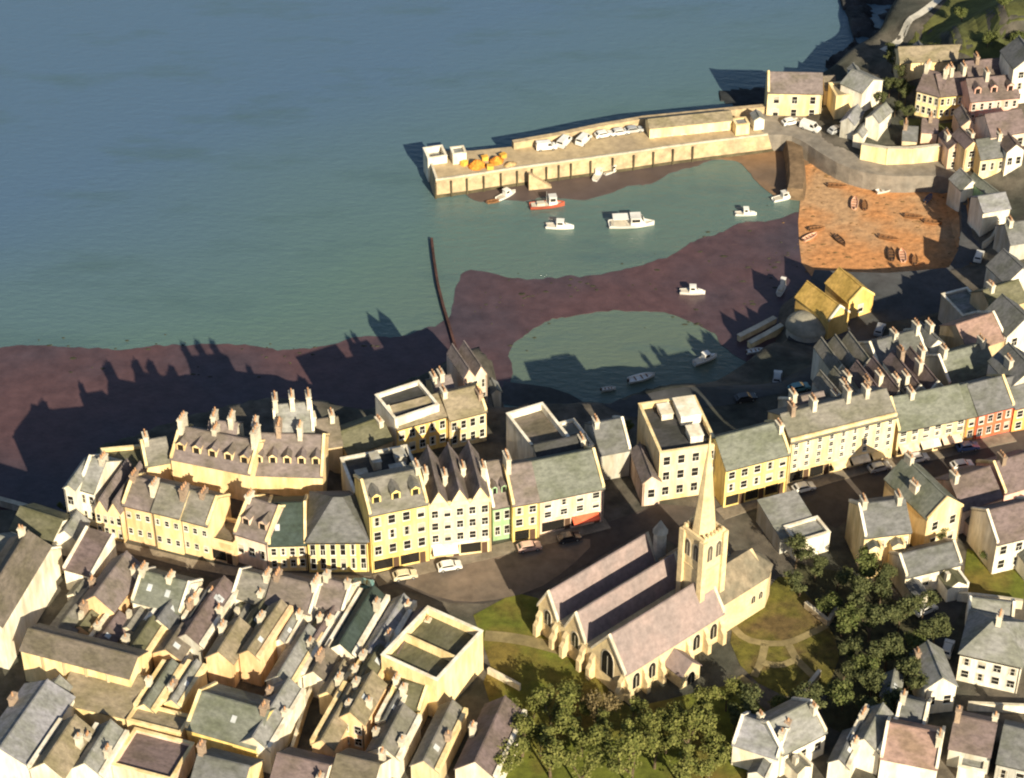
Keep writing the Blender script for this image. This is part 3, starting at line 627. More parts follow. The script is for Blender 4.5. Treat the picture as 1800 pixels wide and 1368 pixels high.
# cliff-edge group above the groyne
H('dark flat roofed block with white rim at the cliff edge', (694,738),(772,712), 8.8, 8, 'flat','white','dark', para=.8, name='cliff_building', cat='building')
H('golden front below the dark flat roofed cliff block', (697,754),(786,730), 6.8, 4.2, 'mono','gold','tan', rh=1.6, win=(2,5), name='cliff_house', cop='l', dcol='white')
H('cream house with tan roof right of the golden cliff front', (790,738),(855,722), 6.8, 8, 'gp','cream','tan', rh=2.6, win=(2,4), chim=[(.05,.5,1.2),(.95,.3,1.2)], cop='r', name='cliff_house')
H('blush gabled house right at the head of the groyne', (814,668),(856,657), 7, 8, 'gf','blush','pinkslate', ridges=2, rh=2, name='cliff_house', win=(2,3))
H('tiny white lookout beside the blush gabled cliff house', (864,692),(881,689), 4, 3, 'gf','white','palegrey', name='lookout', cat='hut')
H('tan cottage tucked behind the golden cliff front', (768,702),(802,694), 6, 6, 'gp','tan','pinkslate', chim=[(.5,.5,1.5),(.05,.5,1.2)])
H('low olive roofed building left of the golden cliff front', (612,802),(690,774), 5, 8, 'gp','tan','olive', rh=2.2, name='low_building', cat='building', chim=[(.9,.4,1.2)])
# foreground plots, left
H('olive roofed house behind the white promenade wall at left edge', (18,930),(92,954), 4.5, 7, 'gp','white','olive', rh=2, ext=((.3,.7,3,2.8),))
H('pale grey roofed house at left edge below the olive roofed one', (-30,990),(62,1018), 5, 8, 'gp','white','palegrey', cop='r', sky=1, ext=((.5,.9,4,3.2),))
H('brown roofed house in front of the pale grey one at left edge', (-60,1050),(28,1072), 4.5, 8, 'gp','buff','warm', rh=2, ext=((.3,.8,4,3),))
H('long white house whose blank lit side runs down the left edge', (2,1102),(88,960), 9.5, 7, 'gp','white','brown', rh=2.4, name='long_house')
H('small white gabled house atop the long white side wall', (97,942),(134,950), 4.2, 5, 'gf','white','palegrey', name='gabled_house')
H('house with dark brown sloping roof behind a white front parapet', (112,1000),(162,1014), 4.6, 8, 'mono','white','mauve', cop='lr', dcol='white', ext=((.5,1,4,3),))
H('peach gabled house with three small windows among the back plots', (140,1060),(200,1076), 4.8, 11, 'gf','peach','pinkslate', win=(1,3), name='gabled_house', cop='', ext=((.1,.6,4,3),))
H('grey green roofed house with white gables below the plain cream row', (232,1056),(318,1078), 5, 8, 'gp','white','green', cop='lr', dcol='white', sky=2, chim=[(.05,.5,1.4),(.6,.5,1)], ext=((.0,.35,5,3.2),(.55,.9,4,3),))
H('short slate wing projecting from the grey green roofed house', (258,1098),(302,1110), 4, 6, 'gf','white','slate', name='rear_wing', cop='l', dcol='white')
H('long mauve roofed house with white right party wall', (303,1125),(356,1139), 4.5, 14, 'gf','grey','mauve', cop='r', dcol='white', name='long_house', ext=((.05,.6,3.5,3),))
H('low olive lean-to beside the mauve roofed house', (388,1124),(428,1134), 3, 11, 'mono','tan','olive', rh=1, name='shed', cat='shed')
H('warm grey house left of the pinkish one under the striped window building', (408,1048),(462,1062), 4.5, 7, 'gp','white','warm', cop='l', chim=[(.9,.5,1.4)], ext=((.3,.75,6,3.2),))
H('pinkish slate house below the narrow cream house', (466,1060),(546,1080), 5, 7.5, 'gp','white','pinkslate', chim=[(.95,.5,1.6,2.2),(.1,.5,1)], cop='r', ext=((.0,.3,6,3.4),(.4,.65,5,3),))
H('small pinkish house right of the white stack under the hip roofed building', (556,1064),(604,1076), 5, 7, 'gp','white','pinkslate', cop='r', dcol='white', ext=((.1,.5,5,3),))
H('long dark green slate house between two white walls', (574,1142),(624,1155), 5, 14, 'gf','white','darkgreen', cop='lr', dcol='white', name='long_house')
H('long pale grey house right of the dark green slate one', (630,1154),(670,1165), 4.4, 14, 'gf','white','lilac', cop='r', dcol='white', name='long_house', ext=((.1,.8,3,3),))
H('mauve roofed house left of the white building with two roof wells', (676,1160),(724,1172), 5, 11, 'gf','white','mauve', cop='lr', dcol='white', ridges=1, ext=((.2,.8,4,3),))
_r, _i = H('cream building with two dark roof wells beside the churchyard lawn', (768,1197),(849,1109), 8.6, 10.5, 'flat','pale','olive', para=1.6, name='flat_roofed_building', cat='building', dcol='white')
_b = MB(); _b.box(_i['L']*.44, _i['L']*.44+.4, .39, _i['d']-.39, _i['H']-1.5, _i['H']-.02); _b.build('parapet', wallm('pale'), _i['rf'])
H('low olive roofed wing left of the cream building with roof wells', (682,1236),(738,1250), 4.4, 7, 'gp','cream','olive', cop='lr', rh=1.6, name='rear_wing')
H('small peach gable lower left of the tall peach one', (268,1148),(318,1161), 4, 6, 'gf','peach','brown', name='gabled_house', rh=1.6)
H('tall bright peach gable beside a dark passage', (362,1156),(410,1168), 5.2, 8, 'gf','peach','tan', name='gabled_house', rh=2)
H('narrow peach strip house right of the tall peach gable', (420,1150),(456,1160), 6, 12, 'gf','peach','tan', cop='r', dcol='peach')
H('narrow house with long pale roof left of the dark alley', (468,1197),(514,1209), 4.2, 12, 'gf','white','palegrey', cop='r', dcol='pale', ext=((.1,.7,4,2.8),))
H('small white house with brown roof behind the dark alley', (532,1188),(572,1198), 4.2, 7, 'gf','white','brown', cop='l', chim=[(.5,.4,1.6)], dcol='white')
H('olive roofed strip house with cream right wall above the tan works', (196,1174),(240,1185), 4, 11, 'gf','cream','olive', cop='r', dcol='cream')
H('small mauve roofed shed left of the olive strip house', (150,1138),(190,1149), 3.2, 8, 'gf','tan','mauve', rh=1.2, name='shed', cat='shed', cop='l', dcol='white')
H('long warm grey shed along the foot of the long white side wall', (72,1124),(116,1136), 3, 12, 'gf','tan','warm', rh=1.2, name='shed', cat='shed')
_r, _i = H('tan works with a long clerestory strip below its upper roof', (36,1142),(228,1192), 7.0, 6, 'gp','pale','brown', rh=1.6, name='works', cat='building')
H('lean-to tan roof under the clerestory of the works', (100,1234),(228,1264), 3.6, 7.4, 'mono','pale','tan', rh=1.7, name='lean_to', cat='building')
for _k in range(1, 5):
    _b = MB(); _b.box(_i['L']*_k/5-.2, _i['L']*_k/5+.2, -.25, .02, _i['H']-3, _i['H']-.1); _b.build('pilaster', wallm('tan'), _r)
H('little white gable at the left end of the tan works', (62,1236),(98,1246), 4.6, 5, 'gf','white','palegrey', name='gabled_house', rh=1.6)
H('large lilac grey roof at the lower left edge', (-40,1322),(48,1346), 5, 15, 'gf','white','lilac', rh=2.2, name='hall', cat='building')
H('tan roofed house with white left wall at the bottom left', (52,1352),(112,1368), 5, 10, 'gf','white','tan', cop='l', dcol='white')
H('narrow pale roof right of the tan one along the bottom edge', (124,1352),(180,1366), 4, 9, 'gf','white','palegrey', cop='lr')
H('blush flat roofed building on the bottom edge left of the golden front', (196,1344),(302,1372), 4, 8, 'flat','blush','mauve', para=.7, name='flat_roofed_building', cat='building')
H('slim green grey strip house right of the tan works', (238,1244),(272,1253), 4, 10, 'gf','pale','green', cop='lr', dcol='pale')
H('slim pale strip house second right of the tan works', (288,1236),(318,1244), 4, 9, 'gf','pale','palegrey', cop='lr', dcol='pale')
H('plain cream flat roofed range between tan works and golden front', (222,1266),(318,1290), 4.2, 4, 'flat','cream','tan', para=.4, name='range', cat='building')
H('golden fronted house with wide green grey roof on the bottom edge', (327,1280),(450,1316), 5, 10, 'gp','yellow','green', rh=3, cop='l', sky=1)
H('pale roofed strip house with long white right wall left of the dark alley', (420,1306),(474,1321), 5, 13, 'gf','white','palegrey', cop='r', dcol='white', name='long_house')
H('long peach strip house right of the dark alley on the bottom edge', (548,1308),(586,1318), 5, 13, 'gf','peach','tan', cop='l', dcol='pale')
H('peach house with tan roof in the middle of the lower plots', (594,1262),(640,1274), 6, 9, 'gf','peach','tan', rh=2, win=(2,2), name='gabled_house')
H('small olive roofed house with cream rim above the peach house', (616,1196),(662,1208), 4.6, 7, 'gf','cream','olive', cop='lr', dcol='cream')
H('warm grey roofed house with white right wall on the bottom edge', (644,1322),(702,1337), 4.2, 9, 'gf','white','warm', cop='r', dcol='white')
H('long warm roof below the cream building with roof wells', (722,1346),(770,1358), 4, 13, 'gf','buff','warm', cop='r')
H('brown mauve roofed house beside the churchyard on the bottom edge', (800,1352),(872,1370), 4.4, 14, 'gf','white','mauve', cop='r', dcol='white')
H('stone house cut by the bottom edge below the golden front', (330,1392),(420,1414), 5, 9, 'gp','pale','slate')
H('grey house cut by the bottom edge below the dark alley', (470,1390),(560,1412), 5, 9, 'gp','white','mauve')
H('brown house cut by the bottom edge right of the peach strip house', (575,1392),(650,1410), 5, 9, 'gp','white','brown')
# right of the church
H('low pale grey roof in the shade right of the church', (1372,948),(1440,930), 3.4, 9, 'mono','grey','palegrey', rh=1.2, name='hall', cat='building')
H('white flat roofed box joined to the low pale grey roof', (1400,954),(1460,936), 4.2, 4.5, 'flat','white','palegrey', para=.6, name='annex', cat='building')
H('villa with cream gable and grey green roof right of the dark trees', (1630,914),(1692,890), 8, 12, 'gf','cream','green', rh=3.2, name='villa', cat='villa', win=(2,2), cop='f', chim=[(.5,.9,1.6),(.2,.5,1.8)])
H('villa wing with two bays and slate roof left of the cream gable', (1520,944),(1602,934), 8, 9, 'gp','pale','slate', rh=3, name='villa', cat='villa', win=(2,4), chim=[(.1,.5,1.5),(.85,.5,1.5)], cop='l', dcol='white', ext=((.05,.3,1.6,6.5),(.55,.8,1.6,6.5),))
H('small white house with slate roof below the cream gabled villa', (1592,1014),(1690,990), 4.6, 6, 'gp','white','slate', rh=2, cop='lr', dcol='white', win=(1,4), ext=((.0,.25,3.5,3),(.6,.95,3.5,3),))
H('white house at the right edge above the walled garden', (1752,956),(1835,936), 7, 9, 'gp','white','mauve', cop='lr', dcol='white', win=(2,3), ext=((.5,.9,4,3.5),))
H('mauve roofed house below the main street at right', (1692,898),(1762,874), 5.5, 9, 'gp','blush','mauve', chim=[(.1,.5,1.5)], ext=((.1,.5,4,3),))
H('second mauve roofed house, nearer the right edge below the main street', (1766,868),(1840,846), 5.5, 9, 'gp','pink','mauve', chim=[(.2,.5,1.5)], cop='l', ext=((.2,.6,4,3),))
H('white villa with pale hipped roof at the right edge', (1688,1148),(1796,1172), 6, 10, 'hip','white','palegrey', rh=4, name='villa', cat='villa', win=(2,4), chim=[(.5,.5,1.4)])
H('bright white gable beside the hip roofed villa', (1626,1212),(1682,1206), 5.6, 8, 'gf','white','palegrey', name='gabled_house', win=(1,2))
H('white house with rose brown roof on the bottom edge at right', (1548,1332),(1648,1352), 5, 8.5, 'gp','white','rose', cop='lr', dcol='white')
H('white gabled house left of the rose brown roof', (1490,1306),(1546,1326), 4.6, 8, 'gf','white','palegrey', cop='lr', dcol='white', name='gabled_house')
H('white house with light grey roof at the bottom below the dark trees', (1374,1326),(1452,1286), 5, 8, 'gp','white','palegrey', cop='lr', dcol='white', win=(1,3), ext=((.1,.4,3,3),))
H('white house with lilac roof left of the light grey one at bottom', (1288,1308),(1368,1334), 4.6, 7, 'gp','white','lilac', cop='lr', dcol='white', ext=((.5,.9,3,2.8),))
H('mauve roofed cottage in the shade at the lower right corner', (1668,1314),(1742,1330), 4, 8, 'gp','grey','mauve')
H('small white flat roofed shed by the mauve roofed cottage', (1684,1348),(1732,1358), 2.6, 3, 'flat','white','palegrey', name='shed', cat='shed', para=.3)
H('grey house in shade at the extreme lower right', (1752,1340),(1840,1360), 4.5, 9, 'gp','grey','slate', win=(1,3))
H('small white house with slate roof between hip villa and walled garden', (1700,1092),(1780,1102), 4, 6, 'gp','white','palegrey', cop='lr', dcol='white')
# behind the yellow row, down to the harbour
H('pale house with three parallel roofs above the harbour road', (1466,662),(1540,646), 7, 9, 'gf','white','warm', ridges=3, rh=2, cop='f', win=(2,4))
H('wide slate house right of the three parallel roofs', (1544,648),(1630,624), 7, 8, 'gp','grey','slate', cop='lr', chim=[(.5,.5,1.5),(.95,.5,2)])
H('warm roofed rear house behind the left part of the long cream facade', (1402,750),(1462,736), 8, 8, 'gp','grey','pinkslate', chim=[(.1,.5,1.8)], cop='l')
H('two roofed rear house under the pale three roofed one', (1476,730),(1526,716), 8.5, 10, 'gf','grey','warm', ridges=2, rh=2.2, chim=[(.1,.3,2),(.6,.5,2),(.9,.7,2)], cop='f')
H('mauve two roofed rear house left of the stacks behind the low terrace', (1534,714),(1592,700), 8, 10, 'gf','grey','mauve', ridges=2, rh=2.4, chim=[(.1,.4,2.2),(.55,.5,2.4),(.9,.3,2)])
H('white rear house with many stacks behind the low cream terrace', (1600,700),(1662,686), 8, 11, 'gf','white','mauve', ridges=2, rh=2.2, chim=[(.05,.3,2.6),(.3,.8,2.6),(.6,.5,2.6),(.9,.8,2.6)], cop='f')
H('green grey roofed house behind the red front', (1668,676),(1752,652), 6, 9, 'gp','grey','green', chim=[(.9,.5,1.6),(.1,.5,2)], cop='l')
H('slim white house with tall stack right of the wide slate house', (1634,612),(1660,604), 7, 6, 'gf','white','slate', chim=[(.5,.5,2)])
H('rose roofed house at right above the harbour road', (1702,618),(1768,596), 6, 9, 'gp','tan','rose', rh=3, cop='r', dcol='white')
H('white gabled house at the right edge above the rose roof', (1770,592),(1830,574), 7, 8, 'gf','white','slate', win=(2,2), name='gabled_house')
H('tall white house with slate roof at the right edge behind the red front', (1778,680),(1840,664), 9, 8, 'gf','white','slate', chim=[(.2,.5,2),(.8,.5,2)], win=(2,2))
H('light grey flat roofed store on the harbour road', (1692,556),(1738,544), 5.5, 8, 'flat','grey','palegrey', para=.5, name='store', cat='building')
H('olive roofed house at the right edge beside the grey store', (1744,548),(1806,528), 5, 7, 'gp','tan','olive', chim=[(.2,.5,1.4)])
H('lilac roofed white house at the right edge over the dinghy park', (1728,374),(1776,366), 4.6, 6, 'gp','white','lilac', rh=1.8)
H('white gabled boat store beside the sand at right', (1690,336),(1724,328), 3.4, 5, 'gf','white','palegrey', name='boat_store', cat='shed')
H('long pale green shed running up the right side of the harbour', (1748,352),(1766,346), 3, 9, 'gf','green','green', name='shed', cat='shed', rh=1)
# golden chapel by the sand
H('golden roofed chapel with pale gable beside the harbour sand', (1456,566),(1493,550), 4.6, 10, 'gf','gold','gold', rh=2.6, name='chapel', cat='chapel', cop='f', dcol='white')
H('golden lean hall joined to the right of the harbour chapel', (1492,534),(1536,519), 4.4, 8, 'gf','gold','gold', rh=2.6, ridges=1, name='chapel_hall', cat='chapel', cop='f', dcol='yellow', win=(1,1))
# headland
H('pale harbour hotel with grey pink roof at the root of the pier', (1350,162),(1446,164), 7.4, 8, 'gp','pale','pinkslate', rh=2.6, win=(2,3), name='hotel', cat='hotel', cop='l')
H('cream flat roofed block right of the pale harbour hotel', (1470,170),(1512,166), 5, 6, 'flat','pale','tan', para=.5, name='block', cat='building')
H('white gabled house climbing the headland behind the cream block', (1516,164),(1552,142), 5.5, 6, 'gf','white','palegrey', name='gabled_house', rh=1.8)
H('tiny white cottage at the top of the headland cluster', (1500,136),(1518,134), 3.6, 4, 'gf','white','palegrey', name='cottage')
H('small grey cottage between hotel and cream block on the headland', (1450,158),(1470,157), 4, 5, 'gp','buff','brown', name='cottage')
H('grey ruined gable below the headland cluster', (1478,214),(1502,220), 4, 6, 'gf','grey','lilac', name='cottage', rh=1.4)
H('white cottage with steep roof on the slope above the quay wall', (1522,208),(1546,216), 4.6, 6, 'gf','white','palegrey', name='cottage')
H('slim white hut between two slope cottages above the quay', (1500,238),(1516,242), 3, 5, 'gf','white','palegrey', name='hut', cat='hut')
H('cream bay house at the left end of the yellow headland terrace', (1612,158),(1652,169), 6.4, 8, 'gp','pale','mauve', win=(2,4), ww=.7, chim=[(.05,.5,2),(.95,.5,2)], rh=3)
H('yellow terrace house on the headland left of the pink one', (1653,169),(1704,164), 6.2, 8, 'gp','yellow','mauve', win=(2,5), ww=.7, chim=[(.5,.5,2),(.98,.5,2)], rh=3)
H('pink terrace on the headland right of the yellow one', (1706,178),(1792,170), 6.2, 8, 'gp','pink','mauve', win=(2,6), ww=.7, dorm=3, chim=[(.4,.5,2),(.95,.5,2)], rh=3, name='terrace', cat='building')
H('tall white house at the upper right edge above the pink terrace', (1782,122),(1840,116), 9, 8, 'gf','white','slate', name='tall_house', win=(3,2))
H('low long house with pale tan roof on the headland hill', (1582,110),(1692,106), 3.2, 6, 'gp','cream','tan', rh=2, name='long_house')
H('dark roofed house behind the yellow headland terrace', (1704,146),(1768,140), 5, 8, 'gp','tan','mauve', chim=[(.3,.5,1.6)])
H('mauve roofed house under the pink terrace at right', (1742,240),(1806,230), 5, 8, 'gp','blush','mauve', win=(1,3))
H('narrow blush gable left of three by the quay\'s upper end', (1668,262),(1692,259), 6, 6, 'gf','blush','mauve', win=(2,1), chim=[(.2,.5,1.5)])
H('narrow cream gable in the middle of three by the quay\'s upper end', (1697,262),(1722,257), 6, 6, 'gf','cream','mauve', win=(2,1), chim=[(.8,.5,1.5)])
H('low cream house with slate roof right of the two narrow gables', (1724,280),(1768,274), 4.6, 7, 'gp','pale','slate', win=(1,3), chim=[(.9,.5,1.5)])

# more of the packed back plots and headland cluster
H('slim slate strip house right of the grey green roofed one', (322,1092),(352,1099), 4.4, 7, 'gf','white','slate', cop='lr', dcol='white')
H('slim olive strip house under the warm grey house', (424,1106),(452,1113), 4, 9, 'gf','cream','olive', cop='r')
H('slim pale strip house under the pinkish slate house', (478,1130),(508,1137), 4, 8, 'gf','white','palegrey', cop='lr', dcol='white')
H('slim mauve strip house left of the dark green slate roof', (540,1128),(566,1135), 4.2, 9, 'gf','white','mauve', cop='r', dcol='white')
H('small cream lean-to between olive strip house and peach gable', (244,1128),(268,1134), 3.2, 6, 'gf','cream','warm', cop='r', dcol='cream', name='lean_to', cat='shed')
H('small cream gable between dark alley and peach house', (560,1222),(592,1230), 4.2, 7, 'gf','cream','tan', cop='r', dcol='cream', name='gabled_house')
H('slim white house right of the peach house in the lower plots', (662,1270),(690,1277), 4.4, 9, 'gf','white','slate', cop='lr', dcol='white')
H('tiny white cottage behind the pale tan roof on the headland', (1612,96),(1630,95), 3.4, 4, 'gf','white','slate', name='cottage')
H('blush cottage between yellow terrace and quay retaining wall', (1620,232),(1648,234), 4, 5, 'gp','blush','mauve', name='cottage', chim=[(.5,.5,1.2)])
H('buff cottage left of the blush one above the retaining wall', (1586,246),(1612,248), 3.6, 5, 'gp','buff','slate', name='cottage', chim=[(.1,.5,1.2)])
H('white cottage stepped below the pink terrace\'s left end', (1690,222),(1716,220), 5, 6, 'gf','blush','pinkslate', name='cottage', win=(2,1))
H('small white cottage at right edge above the three narrow gables', (1770,268),(1800,264), 5, 6, 'gf','white','mauve', name='cottage', win=(1,2))
H('grey slate cottage in the shade right of the dinghy park', (1776,430),(1815,424), 4.5, 7, 'gp','grey','slate', name='cottage', chim=[(.2,.5,1.3)])
H('white fronted house at the right edge above the olive roof', (1768,500),(1820,486), 5, 7, 'gf','white','slate', name='gabled_house')
H('tiny white gabled house under the right edge of the dark trees', (1548,1224),(1580,1230), 3.6, 5, 'gf','white','palegrey', name='cottage')
H('white house with slate roof between dark trees and rose brown roof', (1572,1276),(1622,1288), 4.4, 7, 'gp','white','slate', cop='lr', dcol='white')
H('grey roofed cottage between the light grey and the gabled white house', (1456,1340),(1492,1352), 4, 7, 'gf','white','slate', cop='r', dcol='white', name='cottage')
# walls
wall('white promenade wall along the cliff at the left edge', [(-40,882),(0,888),(50,902),(102,918)], 1.6, .8, 'white', 'promenade_wall', 'wall')
wall('tall sunlit cream retaining wall above the quay road', [(1512,282),(1556,289),(1600,289),(1650,284)], 4.2, .8, 'pale', 'retaining_wall', 'wall')
wall('white garden wall below the walled lawn at right', [(1682,1056),(1740,1062),(1796,1070)], 1.8, .4, 'white')
wall('white terrace wall along the lower right of the hip roofed villa', [(1700,1248),(1830,1254)], 1.6, .4, 'white')
wall('low white wall between churchyard lawn and lower plots', [(858,1184),(900,1206),(914,1214)], 1.2, .4, 'white')
wall('curved low white wall beside the dinghy park', [(1754,396),(1750,412),(1742,426),(1726,438)], 1.4, .4, 'white')
wall('stone wall beside the dark alley of the lower plots', [(566,1185),(540,1245),(515,1330)], 2.2, .4, 'pale')
wall('white yard wall left of the mauve roofed house', [(262,1090),(228,1150)], 2.0, .35, 'white')
wall('white yard wall left of the grey green roofed house', [(236,1010),(206,1078)], 2.6, .5, 'white')
wall('mossy wall bounding the garden right of the church', [(1400,1240),(1440,1190)], 1.5, .5, 'stone')
wall('pale wall curving beside the path to the dark trees', [(1415,1068),(1455,1100),(1470,1075)], 1.2, .5, 'stone')
# ---------------------------------------------------------------- the church
M_CHW = mat('church_stone', (.72,.58,.34), .92, .18, 1.2, .35, 5, (.58,.45,.27), .3)
M_CHR = mat('church_roof_slate', (.29,.225,.215), .8, .16, 1.2, .3, 8, (.24,.195,.19), .25)
M_CHG = mat('church_roof_weathered', (.25,.205,.145), .85, .25, .9, .3, 8, (.17,.15,.11), .3)
M_LOUV = mat('belfry_louvre', (.10,.085,.065), .8, .1)
def lancet(w, h, t=.14):
    b = MB(); n = 5
    arc = [(w/2, h-w*.75)]+[(w/2*math.cos(a), h-w*.75+w*.75*math.sin(a)) for a in [math.pi/2*k/n for k in range(1, n)]]
    pr = [(-w/2, 0), (w/2, 0)]+arc+[(0, h)]+[(-x, z) for x, z in arc[::-1]]
    sc = [(x*(1+2*t/w), z*(1+1.6*t/h)-t*.6) for x, z in pr]
    b.ext(sc, -.09, .03, 'y', 0); b.ext(pr, -.11, .02, 'y', 1)
    b.box(-.05, .05, -.13, -.1105, .05, h*.8, 0)
    return b.mesh('window', [M_STONE, M_GLASS])
def build_church():
    h = 5.8; P, g = eave(1099, 1186, h); Q = at(1272, 1077, g+h); u = (Q-P).to_2d(); L = u.length; u.normalize()
    zb = g-.25; root = empty('church', (P.x, P.y, zb), math.atan2(u.y, u.x)); H = h+.25
    tag(root, 'stone church with three parallel pink grey roofs and a tall spire', 'church')
    spans = [(0, 7.6, 5.4), (9.3, 14.0, 4.5), (15.9, 20.6, 4.4)]
    b = MB(); prof = [(0,0),(0,H)]
    for i, (a, c, r) in enumerate(spans): prof += ([(a, H)] if i else [])+[((a+c)/2, H+r), (c, H)]
    b.ext(prof+[(20.6,0)], 0, L, 'x')
    # chancel, north chapel and canted east end
    pts = [(L, .6),(L+10.5, .6),(L+13.2, 2.2),(L+13.8, 4.6),(L+13.2, 7.0),(L+11, 8.2),(L, 8.2)]
    HC = H+1.4
    b.ext(pts, 0, HC-.4, 'z'); b.box(L, L+9, 8.2, 15.2, 0, HC-.4)
    b.ext([(.6,HC-.4),(4.4,HC+3.4),(8.2,HC-.4)], L, L+10.5, 'x'); b.ext([(8.2,HC-.4),(11.7,HC+3),(15.2,HC-.4)], L, L+9.0, 'x')
    b.build('wall', M_CHW, root)
    for i, (a, c, r) in enumerate(spans):
        q = MB(); m = (a+c)/2; s = r/(m-a)
        q.ext(slab(a, m, c, H+.03, H+r+.03, .22, .25 if i == 0 else .12, s, s), -.02, L+.1, 'x'); q.box(-.05, L+.1, m-.13, m+.13, H+r+.12, H+r+.38)
        rf = q.build('roof', M_CHR, root)
        for xx in (-.32, L-.25):
            q = MB(); q.ext(slab(a, m, c, H+.05, H+r+.05, .6, .1, s, s), xx, xx+.5, 'x'); q.build('coping', M_STONE, rf)
    def hipend():
        q = MB(); e = HC-.37; rz = HC+3.45
        o = [(x+(.25 if x > L+1 else 0), y+(-.25 if y < 4 else .25)*(1 if x < L+12 else .4), e) for x, y in pts]
        A = (L, 4.4, rz); B_ = (L+9.8, 4.4, rz)
        q.face([o[0], o[1], B_, A]); q.face([o[5], o[6], A, B_])
        for k in range(1, 5): q.face([o[k], o[k+1], B_])
        r2 = q.build('roof', M_CHG, root)
        q = MB(); q.ext(slab(8.2, 11.7, 15.2, e, HC+3.05, .2, .2, 3.4/3.5, 3.4/3.5), L-.02, L+9.2, 'x'); q.build('roof', M_CHG, root)
        q = MB(); q.ext(slab(8.2, 11.7, 15.2, e+.02, HC+3.07, .55, .1, 3.4/3.5, 3.4/3.5), L+8.9, L+9.35, 'x'); q.build('coping', M_STONE, r2)
    hipend()
    # south windows, porch and buttresses
    la = lancet(1.5, 3.2); sm = lancet(.8, 1.5); big = lancet(2.6, 5.2)
    for x in (2.4, 5.8, 15.6, 19.4): link('window', la, root, (x, 0, 1.7))
    for x in (L+7.5, L+9.2): link('window', sm, root, (x, .6, 3.2))
    link('window', big, root, (0, 4.0, 3.0), -math.pi/2); link('window', la, root, (0, 11.65, 3.4), -math.pi/2); link('window', la, root, (0, 18.25, 3.4), -math.pi/2)
    def butt(x, y, rz):
        q = MB(); q.ext([(0,0),(-1.3,0),(-1.3,2.6),(-.7,3.4),(-.7,4.3),(0,5.2)], -.4, .4, 'x'); q.build('buttress', M_CHW, root, (x, y, 0), rz)
    for x in (.45, 4.1, 7.6, 13.6, 17.5, 20.9): butt(x, 0, 0)
    for y in (.5, 7.3, 9.6, 13.7, 16.2, 20.1): butt(0, y, -math.pi/2)
    q = MB(); q.ext([(8.6,0),(8.6,3.0),(10.6,4.9),(12.6,3.0),(12.6,0)], -4.0, 0, 'y'); po = q.build('porch', M_CHW, root)
    q = MB(); q.ext(slab(8.6, 10.6, 12.6, 3.03, 4.93, .2, .25, .95, .95), -4.2, .05, 'y'); q.build('porch_roof', M_CHR, po)
    link('door', lancet(1.7, 2.6), po, (10.6, -4.0, .25))
    # tower and spire over the south side
    tw, th = 4.5, 22.0; tx, ty = L-3.2, 2.4
    q = MB(); q.box(tx, tx+tw, ty, ty+tw, 0, th-1)
    for z in (8, 14.5): q.box(tx-.12, tx+tw+.12, ty-.12, ty+tw+.12, z, z+.3)
    for dx in (0, 1):
        for dy in (0, 1):
            cx, cy = tx+dx*tw, ty+dy*tw; q.box(cx-.5, cx+.5, cy-.5, cy+.5, 0, th-.6)
    to = q.build('tower', M_CHW, root)
    q = MB(); w = .4
    for a in ((tx-.15,tx+tw+.15,ty-.15,ty+.25),(tx-.15,tx+tw+.15,ty+tw-.25,ty+tw+.15),(tx-.15,tx+.25,ty+.251,ty+tw-.251),(tx+tw-.25,tx+tw+.15,ty+.251,ty+tw-.251)): q.box(*a, th-1, th-.2)
    for k in range(6):
        for yy in (ty-.15, ty+tw-.25): q.box(tx+.15+k*.76, tx+.5+k*.76, yy, yy+.4, th-.2+.001, th+.3)
    q.build('parapet', M_CHW, to)
    lo = lancet(1.1, 3.2)
    for px_, py_, rz in ((tx+1.5, ty, 0), (tx+3.4, ty, 0), (tx, ty+1.5, -math.pi/2), (tx, ty+3.4, -math.pi/2), (tx+tw/2, ty+tw, math.pi), (tx+tw, ty+tw/2, math.pi/2)):
        o = link('belfry_opening', lo, to, (px_, py_, 16.6), rz)
        o.material_slots[1].link = 'OBJECT'; o.material_slots[1].material = M_LOUV
    q = MB(); q.cyl(tx+tw/2, ty+tw/2, th-1, 2.05, th+17.5, .12, 8, 0, math.pi/8); q.cyl(tx+tw/2, ty+tw/2, th+17.4, .14, th+18.6, .04, 6)
    q.build('spire', M_CHW, root)
    # stair turret by the north chapel
    q = MB(); q.cyl(L+1.0, 16.2, 0, 1.2, 12.0, 1.15, 8, 0, math.pi/8); q.cyl(L+1.0, 16.2, 12.0, 1.35, 14.4, .05, 8, 0, math.pi/8); q.build('stair_turret', mat('turret_stone', (.44,.43,.39), .9, .2), root)
build_church()
